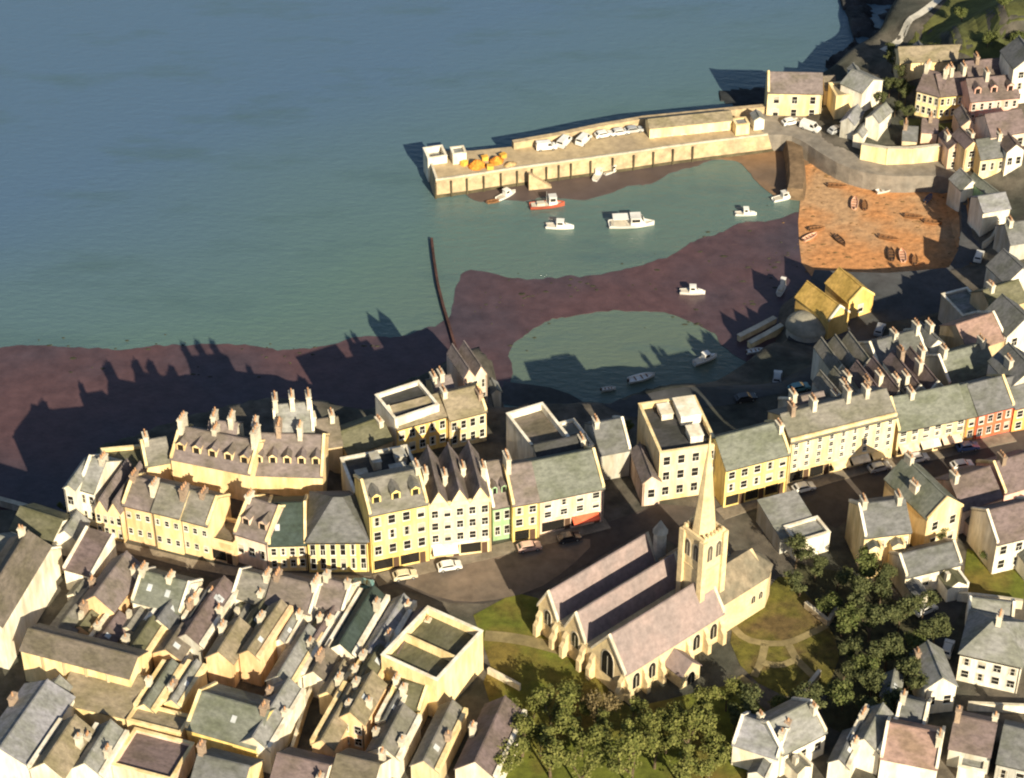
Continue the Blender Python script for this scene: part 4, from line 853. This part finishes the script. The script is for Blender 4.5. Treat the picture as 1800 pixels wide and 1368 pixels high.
# ---------------------------------------------------------------- the pier
M_PIER = mat('pier_stone', (.52,.40,.24), .92, .22, .7, .4, 3, (.40,.31,.20), .25)
M_DECK = mat('pier_deck', (.44,.345,.215), .92, .18, .6, .2, 4, (.36,.285,.19), .12)
M_WEEDY = mat('weedy_stone', (.10,.085,.05), .9, .3, .6, .4, 3)
ZP = 4.3
_fr = [(766,318),(830,309),(900,298),(960,290),(1010,283),(1100,271),(1180,259),(1260,249),(1350,238),(1400,228)]
_bk = [(1400,196),(1345,194),(1270,201),(1200,208),(1130,215),(1050,229),(975,245),(900,258),(830,265),(748,265)]
def build_pier():
    fr = [at(x, y, ZP) for x, y in _fr]; bk = [at(x, y, ZP) for x, y in _bk]; pts = fr+bk; o = Vector((fr[0].x, fr[0].y, 0))
    root = empty('harbour_pier', o); tag(root, 'long sunlit stone pier reaching out into the bay', 'pier')
    lp = [(p.x-o.x, p.y-o.y) for p in pts]; cx = sum(p[0] for p in lp)/len(lp); cy = sum(p[1] for p in lp)/len(lp)
    b = MB(); n = len(fr)
    b.rings([[(x-(.5 if i in (0, len(lp)-1) else 0), y-(.5 if i < n else -.4), -2) for i, (x, y) in enumerate(lp)], [(x, y, ZP-.15) for x, y in lp]]); b.build('wall', M_PIER, root)
    b = MB(); b.ext([(x, y) for x, y in lp], ZP-.146, ZP, 'z'); b.build('deck', M_DECK, root)
    b = MB(); b.rings([[(x-(.7 if i in (0, len(lp)-1) else 0), y-(.75 if i < n else -.6), -2) for i, (x, y) in enumerate(lp)], [(x-(.2 if i in (0, len(lp)-1) else 0), y-(.32 if i < n else -.2), .75) for i, (x, y) in enumerate(lp)]]); b.build('tide_mark', M_WEEDY, root)
    def strip(name, P, w, z0, z1, m, side):
        q = MB()
        L = []
        for i, p in enumerate(P):
            d = (P[min(i+1, len(P)-1)]-P[max(i-1, 0)]).to_2d().normalized(); nn = Vector((-d.y, d.x))*w*side
            L.append([(p.x-o.x, p.y-o.y, z0), (p.x-o.x+nn.x, p.y-o.y+nn.y, z0), (p.x-o.x+nn.x, p.y-o.y+nn.y, z1), (p.x-o.x, p.y-o.y, z1)])
        q.rings(L); return q.build(name, m, root)
    strip('parapet', bk[1:8], 1.3, ZP+.004, ZP+1.7, M_PIER, 1); strip('kerb', fr[:-1], .5, ZP+.004, ZP+.3, M_STONE, 1)
    strip('kerb', [bk[-1], fr[0]], .5, ZP+.004, ZP+.5, M_STONE, 1)
    for k in range(16):
        t = k/15*.72; i = min(int(t*(n-1)), n-2); f = t*(n-1)-i; p = fr[i].lerp(fr[i+1], f)
        q = MB(); q.box(-.16, .16, -.5, -.12, -1.5, ZP-.3); q.build('fender_pile', M_WEEDY, root, (p.x-o.x, p.y-o.y-.2, 0))
    p = at(928, 300, ZP)     # landing steps set against the quay face
    q = MB()
    for k in range(12): q.box(k*.42, k*.42+.42, -1.3, -.05, -1, ZP-.2-k*.33)
    q.build('landing_steps', M_PIER, root, (p.x-o.x, p.y-o.y-.1, 0), math.radians(10))
    return root
build_pier()
H('long low shed with gold lit front on the pier', (1142,226),(1288,211), 2.6, 4, 'gp','pale','tan', rh=.9, base=ZP, name='long_shed', cat='shed', win=(1,6), z0=.6)
H('small shed with red front at the pier root', (1294,221),(1318,218), 2.6, 3, 'flat','pale','palegrey', base=ZP, name='shed', cat='shed', para=.25, shop=None)
H('tiny white kiosk by the harbour hotel on the pier root', (1326,212),(1344,210), 2.6, 3, 'gf','white','palegrey', base=ZP, name='kiosk', cat='kiosk', rh=.7)
H('roofless white walled lookout at the seaward end of the pier', (752,279),(786,274), 1.8, 4.5, 'flat','white','palegrey', base=ZP, name='lookout', cat='lookout', para=1.5)
H('white box shaped light store beside the lookout on the pier end', (796,272),(820,269), 2.6, 3, 'flat','white','palegrey', base=ZP, name='light_store', cat='hut', para=.25, win=(1,1), z0=.6)
M_ORANGE = mat('orange_net', (.80,.33,.05), .9, .35, 2.5, .8, 8, (.55,.20,.03), .9)
M_AMBER = mat('amber_crate', (.85,.46,.08), .7, .12)
def heap(label, px, py, rx, ry, hh, m, seed, name='net_heap', cat='net heap'):
    rr = random.Random(seed); p = at(px, py, ZP); b = MB(); n = 18; R_ = []
    for j in range(6):
        f = j/6; R_.append([(rx*(1-f)**.7*math.cos(2*math.pi*k/n)*rr.uniform(.85,1.15), ry*(1-f)**.7*math.sin(2*math.pi*k/n)*rr.uniform(.85,1.15), hh*f*rr.uniform(.9,1.1)) for k in range(n)])
    R_.append([(.03*math.cos(2*math.pi*k/n), .03*math.sin(2*math.pi*k/n), hh) for k in range(n)]); b.rings(R_)
    tag(b.build(name, m, None, p, rr.random(), True), label, cat)
heap('big orange heap of nets on the pier end', 838, 292, 2.2, 1.7, 1.7, M_ORANGE, 1)
heap('smaller orange heap of nets right of the big one on the pier', 872, 284, 1.8, 1.5, 1.3, M_ORANGE, 2)
heap('low tan heap of rope beside the orange nets on the pier', 896, 290, 1.6, 1.2, .7, mat('rope', (.55,.38,.18), .9, .3, 3, .6), 3, 'rope_heap', 'rope heap')
for i, (x, y, lab) in enumerate(((862,297,'amber crate in front of the orange nets, nearest the quay edge'),(852,281,'amber crate between the two orange net heaps'),(884,277,'amber crate behind the smaller orange heap'),(816,290,'amber crate left of the big orange heap'))):
    q = MB(); q.box(-.7,.7,-.5,.5,0,.1); 
    for a in ((-.7,.7,-.5,-.42),(-.7,.7,.42,.5),(-.7,-.62,-.419,.419),(.62,.7,-.419,.419)): q.box(*a, .101, .9)
    q.box(-.74,.74,-.54,.54,.901,.98)
    tag(q.build('fish_crate', M_AMBER, None, at(x, y, ZP), .3*i), lab, 'crate')
# jetty, groyne, round store, slipway walls
def sea_ribbon(name, label, cat, px, w, h, m, z=0.0):
    P = [at(x, y, z) for x, y in px]; o = P[0]; L = []
    for i, p in enumerate(P):
        d = (P[min(i+1, len(P)-1)]-P[max(i-1, 0)]).to_2d().normalized(); nn = Vector((-d.y, d.x))*w/2; c = p-o
        L.append([(c.x+nn.x*1.5, c.y+nn.y*1.5, -1), (c.x-nn.x*1.5, c.y-nn.y*1.5, -1), (c.x-nn.x, c.y-nn.y, h), (c.x+nn.x, c.y+nn.y, h)])
    b = MB(); b.rings(L); tag(b.build(name, m, None, o), label, cat)
sea_ribbon('stone_jetty', 'short dark stone jetty between pier root and dry sand', 'jetty', [(1392,262),(1396,280),(1399,305),(1400,330),(1396,352)], 3.2, 3.0, mat('jetty_stone', (.22,.15,.09), .9, .3, .6, .4))
sea_ribbon('groyne', 'thin dark red groyne running out from the cliff into the bay', 'groyne', [(759,424),(763,460),(770,505),(780,545),(792,585),(802,620),(812,650)], .5, .9, mat('groyne_timber', (.085,.042,.036), .9, .3, .6, .4))
def round_store():
    p = ground(1418, 586); r = empty('round_store', p-Vector((0,0,.3))); tag(r, 'round grey store with low domed roof beside the harbour chapel', 'store')
    b = MB(); b.cyl(0, 0, 0, 4.1, 2.2, 4.1, 28); b.build('wall', wallm('grey'), r)
    b = MB(); n = 28; b.rings([[(4.4*math.cos(t)*math.cos(2*math.pi*k/n), 4.4*math.cos(t)*math.sin(2*math.pi*k/n), 2.22+2.3*math.sin(t)) for k in range(n)] for t in [math.pi/2*j/7*.985 for j in range(8)]])
    b.build('roof', mat('domed_felt', (.33,.31,.25), .9, .15, .8, .2), r, smooth=False)
round_store()
wall('long pale slipway wall, the upper of two below the domed store', [(1298,600),(1330,584),(1362,567)], 1.3, .9, 'buff', 'slipway_wall', 'wall')
wall('long pale slipway wall, the lower of two below the domed store', [(1316,612),(1346,596),(1374,580)], 1.3, .9, 'pale', 'slipway_wall', 'wall')
# ---------------------------------------------------------------- boats
M_BW = mat('white_gelcoat', (.82,.80,.75), .35, .04, .5, 0, spec=.5); M_BD = mat('boat_deck', (.62,.56,.46), .7, .1)
M_RED = mat('red_hull_paint', (.42,.10,.06), .4, .1); M_BLUE = mat('blue_hull_paint', (.06,.10,.20), .4, .1); M_TIMB = mat('varnished_timber', (.26,.13,.06), .6, .2, 3); M_TARP = mat('blue_tarp', (.20,.30,.36), .7, .15, 2, .3)
M_ALU = mat('mast_alloy', (.6,.6,.58), .4, .05, metal=.6)
def hull_mesh(L, B, D, m):
    b = MB(); rg = []; N = 12
    for i in range(N+1):
        t = i/N; x = -L/2+L*t; f = max(.03, (1-max(0, (t-.45)/.55)**2.2)*(.82+.18*min(1, t/.3))); w = B/2*f; sh = D*(1+.28*max(0, t-.4)**1.5*2); kz = -.25+.22*max(0, t-.6)*2.0
        rg.append([(x+.06*L*max(0, t-.8)*2.5*0, -w, sh), (x, -w*.86, sh*.35), (x, -w*.45, kz), (x, 0, kz-.12), (x, w*.45, kz), (x, w*.86, sh*.35), (x, w, sh), (x, w*.82, sh), (x, w*.80, sh*.55), (x, -w*.80, sh*.55), (x, -w*.82, sh)])
    b.rings(rg); return b.mesh('hull', m, False)
def cabin(L, W_, Hh, x, z, name, root, m, raked=.3):
    b = MB(); b.ext([(x-L/2, z),(x+L/2, z),(x+L/2-raked*Hh, z+Hh),(x-L/2+.1, z+Hh)], -W_/2, W_/2, 'y'); b.box(x-L/2-.05, x+L/2-raked*Hh+.12, -W_/2-.08, W_/2+.08, z+Hh+.002, z+Hh+.08)
    c = b.build(name, m, root); g = MB(); a0, a1 = z+Hh*.45, z+Hh*.88
    for s in (-1, 1): g.box(x-L/2+.25, x+L/2-raked*Hh-.15, s*W_/2-.015, s*W_/2+.015, a0, a1)
    g.build('side_window', M_GLASS, c)
    g = MB(); k = lambda zz: x+L/2-raked*(zz-z)+.02
    g.face([(k(a0),-W_*.42,a0),(k(a0),W_*.42,a0),(k(a1),W_*.42,a1),(k(a1),-W_*.42,a1)]); g.face([(k(a0)-.02,-W_*.42,a0),(k(a1)-.02,-W_*.42,a1),(k(a1)-.02,W_*.42,a1),(k(a0)-.02,W_*.42,a0)]); g.build('windscreen', M_GLASS, c)
    return c
def boat(kind, L, px, py, ang, label, hull=M_BW, cab=M_BW, z=None, mast=False, lift=0.0, group=None):
    p = ground(px, py) if z is None else at(px, py, z)
    nm = {'cruiser':'motor_boat','work':'fishing_boat','open':'rowing_boat','cat':'passenger_boat'}[kind]
    r = empty(nm, p+Vector((0,0,lift)), R(ang)); tag(r, label, 'boat', group); B = L*.34 if kind != 'open' else L*.36; D = .12*L if L < 8 else .9
    D = max(.5, D); link('hull', hull_mesh(L, B, D, hull), r)
    if kind == 'open':
        for x in (-.25, .0, .2):
            b = MB(); b.box(x*L-.12, x*L+.12, -B*.34, B*.34, D*.78, D*.84); b.build('thwart', M_TIMB, r)
        b = MB(); b.box(-L*.5-.3, -L*.5+.05, -.16, .16, D*.3, D*1.25); b.build('outboard_motor', M_DOOR, r)
    else:
        b = MB(); b.ext([(-L*.46,-B*.36),(L*.2,-B*.38),(L*.44,-.1),(L*.44,.1),(L*.2,B*.38),(-L*.46,B*.36)], D*.86, D*.93, 'z'); b.build('deck', M_BD, r)
    if kind == 'cruiser':
        cabin(L*.36, B*.68, 1.25, L*.06, D*.93, 'cabin', r, cab, .5)
        b = MB(); b.ext([(L*.22,-B*.28),(L*.40,-.08),(L*.40,.08),(L*.22,B*.28)], D*.931, D*.931+.4, 'z'); b.build('foredeck', cab, r)
    if kind == 'work':
        cabin(L*.24, B*.6, 1.9, L*.16, D*.93, 'wheelhouse', r, cab, .12)
        b = MB(); b.box(-L*.3, -L*.08, -B*.24, B*.24, D*.931, D*.931+.5); b.build('fish_hold', M_BD, r)
    if kind == 'cat':
        cabin(L*.34, B*.74, 1.7, L*.14, D*.93, 'cabin', r, cab, .7); b = MB(); b.ext([(-L*.42,-B*.36),(-L*.08,-B*.36),(-L*.08,B*.36),(-L*.42,B*.36)], D+1.5, D+1.62, 'z')
        aw = b.build('awning', cab, r); b = MB()
        for x in (-.40, -.10):
            for s in (-1, 1): b2 = MB(); b2.cyl(x*L, s*B*.33, D*.93, .05, D+1.5, .05, 6); b2.build('awning_post', M_ALU, aw)
    if mast:
        b = MB(); b.cyl(-L*.02, 0, D, .07, D+3.2, .04, 6); b.build('mast', M_ALU, r)
    return r
B_ = boat
B_('cruiser',5.2,890,346,40,'white motor boat lying diagonally just below the pier end',z=0)
B_('open',3.0,868,356,15,'tiny tan rowing boat left of the diagonal white motor boat',hull=M_TIMB,z=0)
B_('work',7.6,962,364,8,'red hulled fishing boat with white wheelhouse',hull=M_RED,z=0,mast=True)
B_('cruiser',6.0,984,401,-4,'white motor boat moored just below the red hulled one',z=0)
B_('cat',9.8,1110,397,4,'large white passenger boat with awning in mid harbour',z=0)
B_('cruiser',4.6,1311,378,0,'small white motor boat alone at the edge of the wet sand',z=.06)
B_('cruiser',5.4,1378,350,22,'white motor boat drawn up against the dark stone jetty',z=.1)
B_('cruiser',5.2,1217,517,-3,'white motor boat aground alone on the dark wet sand',z=.05,lift=.2)
B_('work',4.6,1374,511,70,'stubby white fishing boat near the domed store',z=.05,lift=.2)
B_('open',3.4,1004,306,30,'small white boat alongside the quay, leftmost of three',z=.07)
B_('cruiser',5.0,1052,309,70,'white motor boat bow out from the quay, middle of three',z=.07)
B_('cruiser',4.6,1077,302,35,'white motor boat alongside the quay, rightmost of three',z=.07)
B_('cruiser',5.4,1240,636,30,'pale motor boat laid up on the shaded shore below the slipway',lift=.25)
B_('open',5.6,1128,668,22,'long pale open boat on the shaded shore behind the white hotel',lift=.2)
B_('open',2.8,1070,687,10,'little white open boat beside the long pale one on the shore',lift=.2)
B_('open',3.6,1328,620,15,'small white open boat on the ground under the slipway walls',lift=.2)
for x, y, a, L, lab, hm in ((1472,330,-8,4.2,'timber open boat near the top of the dry sand, leftmost there',M_TIMB),(1502,360,80,4.4,'blush open boat pointing up the dry sand left of centre',mat('blush_paint',(.75,.45,.32),.6,.05)),(1520,364,85,3.6,'timber open boat just right of the blush one near the top',M_TIMB),
  (1556,338,20,4.4,'pale open boat by the quay foot at the top of the sand',M_BW),(1632,352,60,3.6,'dark blue open boat at the sand\'s upper right',M_BLUE),(1606,384,-12,4.0,'timber open boat lying along the right of the sand',M_TIMB),(1640,394,-14,3.8,'timber open boat farthest right on the dry sand',M_TIMB),
  (1476,426,-65,4.2,'dark open boat tilted on the lower left of the sand',M_DOOR),(1424,420,40,4.0,'blush open boat at the left rim of the dry sand',mat('blush_paint',(.75,.45,.32),.6,.05)),(1562,422,-20,4.2,'timber open boat in the lower middle of the sand',M_TIMB),(1566,450,85,4.4,'dark brown open boat at the bottom of the sand, left of the blush one',M_DOOR),
  (1586,452,88,4.4,'blush open boat between two dark ones at the bottom of the sand',mat('blush_paint',(.75,.45,.32),.6,.05)),(1608,460,80,3.4,'small dark timber open boat at the sand\'s lower right',M_TIMB),(1436,405,10,3.4,'dark timber open boat just above the blush one at the left rim',M_TIMB)):
    B_('open',L,x,y,a,lab,hull=hm,lift=.25,group='open boats drawn up on the dry sand')
for x, y, a, lab, hm in ((1735,340,60,'white dinghy in the shaded park, uppermost',M_BW),(1700,420,30,'blue tarp coloured dinghy in the shade right of the sand',M_TARP),(1655,516,-15,'pale dinghy on the shaded ground below the sand',M_TARP),(1545,505,20,'grey dinghy beside the golden chapel',M_TARP)):
    B_('open',3.8,x,y,a,lab,hull=hm,lift=.2,group='dinghies on the shaded harbour ground')
# ---------------------------------------------------------------- cars and vans
M_TYRE = mat('tyre_rubber', (.025,.025,.025), .9, .1); M_RIM = mat('wheel_rim', (.5,.5,.5), .4, .05, metal=.5); M_LAMP = mat('headlamp_lens', (.75,.75,.7), .2, .02)
PAINT = dict(white=(.80,.79,.76), silver=(.45,.46,.47), red=(.45,.05,.04), blue=(.08,.14,.30), dark=(.05,.05,.055), cream=(.70,.62,.45), teal=(.15,.32,.34), pinkish=(.62,.42,.36))
def paint(k):
    m = mat('paint_'+k, PAINT[k], .3, .03, .5, 0, spec=.5); m.node_tree.nodes['Principled BSDF'].inputs['Coat Weight'].default_value = .5; return m
def car_proto(kind):
    r = empty('parked_car' if kind == 'car' else 'parked_van', (0,0,-500)); L, Wd = (4.1, 1.65) if kind == 'car' else (4.6, 1.85)
    if kind == 'car':
        low = [(-2.05,.32),(2.05,.32),(2.08,.62),(1.95,.80),(1.05,.93),(-1.75,.95),(-2.02,.85)]; top = [(1.05,.93),(.35,1.40),(-1.2,1.42),(-1.78,.95)]
    else:
        low = [(-2.3,.35),(2.3,.35),(2.32,.75),(2.1,1.0),(1.5,1.12),(-2.28,1.12)]; top = [(1.5,1.12),(.95,1.92),(-2.2,1.95),(-2.28,1.12)]
    def loft(b, prof, w0, w1, z0, z1, mi=0):
        ring = lambda s: [(x, s*(w0+(w1-w0)*max(0, min(1, (z-z0)/(z1-z0)))), z) for x, z in prof]
        b.rings([ring(-1), ring(1)], mi)
    b = MB(); loft(b, low, Wd/2, Wd/2*.97, .3, .95); loft(b, top, Wd/2*.95, Wd/2*.80, top[0][1], top[1][1]); body = b.build('body', paint('white'), r)
    g = MB(); z0, z1 = top[0][1]+.06, top[1][1]-.10
    if kind == 'car':
        for s in (-1, 1): g.face([(x, s*(Wd/2*(.95-.15*(z-.93)/.48)+.012), z) for x, z in ((.88,z0),(.38,z1),(-1.18,z1),(-1.6,z0))])
        g.face([(-1.80,-.62,z0),(-1.80,.62,z0),(-1.27,.55,z1+.03),(-1.27,-.55,z1+.03)]); g.face([(1.0,-.66,z0),(1.0,.66,z0),(.42,.58,z1+.02),(.42,-.58,z1+.02)])
        for f in ((1.0,.42),): pass
    else:
        for s in (-1, 1): g.face([(x, s*(Wd/2*(.95-.15*(z-1.12)/.8)+.012), z) for x, z in ((1.38,z0),(.95,z1),(.25,z1),(.25,z0))])
        g.face([(1.49,-.72,z0),(1.49,.72,z0),(1.03,.64,z1+.03),(1.03,-.64,z1+.03)]); g.face([(-2.30,-.7,z0+.2),(-2.30,.7,z0+.2),(-2.24,.62,z1),(-2.24,-.62,z1)])
    g.build('window_glass', M_GLASS, r)
    wl = MB(); wl.rings([[(.31*math.cos(2*math.pi*k/14), s, .31*math.sin(2*math.pi*k/14)) for k in range(14)] for s in (-.1, .1)]); wm_ = wl.mesh('wheel', M_TYRE)
    rl = MB(); rl.rings([[(.18*math.cos(2*math.pi*k/10), s, .18*math.sin(2*math.pi*k/10)) for k in range(10)] for s in (-.115, .115)]); rm_ = rl.mesh('rim', M_RIM)
    for x in (-L*.31, L*.31):
        for s in (-1, 1): w_ = link('wheel', wm_, r, (x, s*(Wd/2-.08), .31)); link('rim', rm_, w_)
    for s in (-1, 1):
        q = MB(); q.box(L/2-.10, L/2+.03, s*Wd*.34-.16, s*Wd*.34+.16, .58, .72); q.build('headlight', M_LAMP, r)
    return r
PROTO = {'car': car_proto('car'), 'van': car_proto('van')}
used = set()
def park(kind, px, py, ang, colr, label, z=None, group=None):
    o = PROTO[kind]
    if kind in used: o = copy_tree(o)
    used.add(kind)
    p = ground(px, py) if z is None else at(px, py, z)
    o.location = p+Vector((0,0,.07 if z is None else .01)); o.rotation_euler = (0,0,R(ang)); tag(o, label, 'van' if kind == 'van' else 'car', group)
    for c in o.children:
        if c.name.startswith('body'): c.material_slots[0].link = 'OBJECT'; c.material_slots[0].material = paint(colr)
    return o
gp_ = 'vehicles parked on the pier'
park('van',992,254,62,'white','white van parked crosswise on the pier, left one of two',ZP,gp_)
park('van',1026,250,60,'white','white van parked crosswise on the pier, right one of two',ZP,gp_)
park('car',1061,240,20,'white','white car on the pier between the vans and the next pair',ZP,gp_)
park('car',1090,236,16,'white','white car on the pier, left of the one by the long shed',ZP,gp_)
park('van',960,262,10,'white','white van on the pier parked along the parapet left of the others',ZP,gp_)
park('car',1390,218,20,'white','white car on the pier root before the harbour hotel',4.36,gp_)
park('van',1424,228,-35,'white','white van at the bend of the quay by the pier root',4.36,gp_)
park('car',1114,232,14,'silver','silver car on the pier beside the left end of the long shed',ZP,gp_)
for x, y, a, c, lab in ((790,1000,14,'white','white car outside the wide pale yellow shop front'),(930,966,14,'pinkish','pinkish car outside the bright yellow shop'),(1000,950,16,'dark','dark car outside the blush shop'),
   (712,1016,14,'cream','cream car by the corner of the tall yellow hotel'),(636,1032,0,'teal','teal car below the striped windows'),
   (1412,862,20,'white','white car at the left foot of the long cream facade'),(1545,826,20,'silver','silver car towards the right of the long cream facade'),(1612,810,16,'white','white car outside the lower cream terrace'),(1700,790,12,'blue','blue car in front of the orange house'),
   (1690,822,14,'white','white car across the street from the red front'),(1366,668,80,'silver','silver car on the shaded harbour road, left of the teal one'),(1404,686,20,'teal','teal car on the shaded harbour road'),(1310,704,15,'dark','dark car on the harbour road behind the corner building'),(1546,584,70,'silver','silver car parked upright in the shade below the golden hall'),
   (1626,1076,30,'white','small white car in the park beside the dark trees'),(1665,1145,70,'white','white car beside the hip roofed villa'),(1720,455,70,'white','white car on the harbour road by the curved wall'),(1470,232,35,'silver','silver car on the quay road below the headland')):
    park('car',x,y,a,c,lab,None,'cars parked in the streets of the town')
# ---------------------------------------------------------------- trees
def leafm(name, c, c2):
    m, n, l, b = nodes(name)
    g = n.new('ShaderNodeNewGeometry'); rp = n.new('ShaderNodeValToRGB'); rp.color_ramp.elements[0].color = (*c, 1); rp.color_ramp.elements[1].color = (*c2, 1)
    l.new(g.outputs['Random Per Island'], rp.inputs[0]); l.new(rp.outputs[0], b.inputs['Base Color']); b.inputs['Roughness'].default_value = .8; b.inputs['Specular IOR Level'].default_value = .15
    return m
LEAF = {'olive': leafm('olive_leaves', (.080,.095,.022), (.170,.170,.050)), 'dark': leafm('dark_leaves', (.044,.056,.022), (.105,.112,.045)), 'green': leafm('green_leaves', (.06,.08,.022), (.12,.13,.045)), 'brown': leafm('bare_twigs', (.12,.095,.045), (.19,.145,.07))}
M_BARK = mat('bark', (.13,.095,.06), .95, .3, 2, .5)
def tree_proto(seed, h, r, kind, dens):
    rr = random.Random(seed); t = MB(); tips = []
    def limb(p, d, ln, rad, dep):
        q = p+d*ln; t.tube(p, q, rad, rad*.62, 6 if dep < 2 else 4)
        if dep >= 3: tips.append(q); return
        if dep >= 1: tips.append(p.lerp(q, .7))
        for k in range(rr.choice((3, 3, 4)) if dep < 2 else 2):
            a = rr.uniform(0, 2*math.pi); s = rr.uniform(.45, .95); nd = (d+Vector((math.cos(a)*s, math.sin(a)*s, rr.uniform(-.1,.3)))).normalized()
            limb(q, nd, ln*rr.uniform(.58,.8), rad*.6, dep+1)
    limb(Vector((0,0,-.4)), Vector((rr.uniform(-.08,.08), rr.uniform(-.08,.08), 1)).normalized(), h*.34, h*.028, 0)
    mx = max(max(abs(q.x), abs(q.y)) for q in tips); mz = max(q.z for q in tips)
    sx, sz = r/(mx+.6)*1.0, h/(mz+.5)
    t.v = [(x*sx, y*sx, z*sz) for x, y, z in t.v]; tips = [Vector((q.x*sx, q.y*sx, q.z*sz)) for q in tips]
    c = MB()
    for q in tips:
        cl = rr.uniform(.55, 1.3)
        for _ in range(int(dens*2.6*rr.uniform(.5, 1.5))):
            v = Vector((rr.gauss(0,1), rr.gauss(0,1), rr.gauss(0,.8))); v = v.normalized()*cl*rr.random()**.45
            p = q+v; n = (v.normalized()+Vector((rr.uniform(-.7,.7), rr.uniform(-.7,.7), rr.uniform(-.2,.9)))).normalized()
            a = n.cross(Vector((rr.random(), rr.random(), rr.random()+.1))).normalized(); b2 = n.cross(a); s = rr.uniform(.10, .27)
            c.face([p+a*s, p+b2*s*.75, p-a*s, p-b2*s*.75])
    r_ = empty('tree', (0,0,-500)); t.build('trunk', M_BARK, r_); c.build('crown', LEAF[kind], r_)
    return r_
TP = {'olive': [tree_proto(1, 7.5, 3.6, 'olive', 26), tree_proto(2, 6.2, 3.2, 'olive', 24), tree_proto(9, 8.2, 3.4, 'olive', 20)], 'dark': [tree_proto(3, 8.5, 4.0, 'dark', 30), tree_proto(4, 7.0, 3.6, 'dark', 30), tree_proto(10, 9.0, 3.4, 'dark', 22)], 'green': [tree_proto(5, 6, 3.0, 'green', 28), tree_proto(6, 4.6, 2.6, 'green', 28)], 'brown': [tree_proto(7, 7, 3.4, 'brown', 14)]}
_tu = set(); _tr = random.Random(11)
def tree(kind, px, py, s, label, group):
    i = _tr.randrange(len(TP[kind])); o = TP[kind][i]
    if (kind, i) in _tu: o = copy_tree(o)
    _tu.add((kind, i)); o.location = ground(px, py); s *= 1.08 if kind in ('olive','brown','dark') else 1.0; o.scale = (s, s, s*_tr.uniform(.85,1.05)); o.rotation_euler = (0,0,_tr.uniform(0, 6.28)); tag(o, label, 'tree', group)
G1 = 'trees at the foot of the churchyard'; L1 = 'olive green tree in the churchyard grove below the church'; L2 = 'bare brownish tree in the churchyard grove below the church'
for k, x, y, s in (('olive',885,1282,.8),('olive',938,1262,.8),('olive',918,1330,1.0),('olive',968,1290,1.0),('olive',1000,1246,.75),('olive',1022,1330,1.05),('brown',1056,1278,.85),('olive',1078,1350,1.0),('olive',1110,1296,.9),('olive',1150,1352,1.0),('olive',1166,1290,.9),('olive',1206,1330,1.0),('olive',1226,1276,.85),('olive',1260,1342,.95),('olive',1276,1250,.8),('olive',968,1368,1.1),('olive',1110,1392,1.1),('olive',880,1372,1.0),('olive',1020,1392,1.0),('olive',1200,1388,1.0),('olive',1000,1290,.9),('olive',1130,1320,.9),('olive',1060,1320,.9),('olive',950,1330,.8),('olive',1240,1310,.9),('olive',1190,1300,.8),('olive',1170,1325,.8),('olive',905,1305,.7),('olive',1040,1262,.6),('olive',1245,1380,.9)):
    tree(k, x, y, s, L1 if k == 'olive' else L2, G1)
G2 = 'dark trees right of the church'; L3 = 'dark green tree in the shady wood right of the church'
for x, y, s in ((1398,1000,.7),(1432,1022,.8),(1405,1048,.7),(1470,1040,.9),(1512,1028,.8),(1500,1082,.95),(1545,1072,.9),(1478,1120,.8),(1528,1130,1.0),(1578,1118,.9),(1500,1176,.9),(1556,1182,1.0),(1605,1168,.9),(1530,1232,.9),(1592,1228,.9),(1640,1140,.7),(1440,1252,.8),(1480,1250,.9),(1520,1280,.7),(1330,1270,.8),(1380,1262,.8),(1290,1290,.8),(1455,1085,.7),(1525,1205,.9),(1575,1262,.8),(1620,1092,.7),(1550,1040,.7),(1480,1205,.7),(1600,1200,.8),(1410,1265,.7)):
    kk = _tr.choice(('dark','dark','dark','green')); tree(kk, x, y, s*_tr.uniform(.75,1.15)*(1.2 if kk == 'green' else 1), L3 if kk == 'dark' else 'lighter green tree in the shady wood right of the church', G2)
G3 = 'trees on the headland hill'; L4 = 'green tree on the grassy headland hill at upper right'
for x, y, s in ((1690,40,.7),(1735,84,.7),(1790,85,.9),(1765,15,.8),(1640,95,.6)):
    tree('green', x, y, s, L4, G3)
G4 = 'bushes on the slope between headland houses'; L5 = 'small dark tree on the shaded slope left of the yellow headland terrace'
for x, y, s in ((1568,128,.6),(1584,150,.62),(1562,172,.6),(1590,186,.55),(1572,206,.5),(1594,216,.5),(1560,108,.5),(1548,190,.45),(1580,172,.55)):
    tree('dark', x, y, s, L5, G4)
for k, x, y, s, lab in (('green',1735,990,.6,'small green tree inside the walled garden at right'),('dark',1650,960,.5,'small dark tree between the cream gable and the right edge'),('green',575,1206,.5,'small tree in the dark alley of the lower plots'),('olive',120,905,.45,'tiny olive tree at the left end of the cliff row'),('green',655,780,.5,'small tree beside the golden cliff front'),('green',1105,760,.5,'small tree on the cliff lane behind the blush shop')):
    tree(k, x, y, s, lab, None)
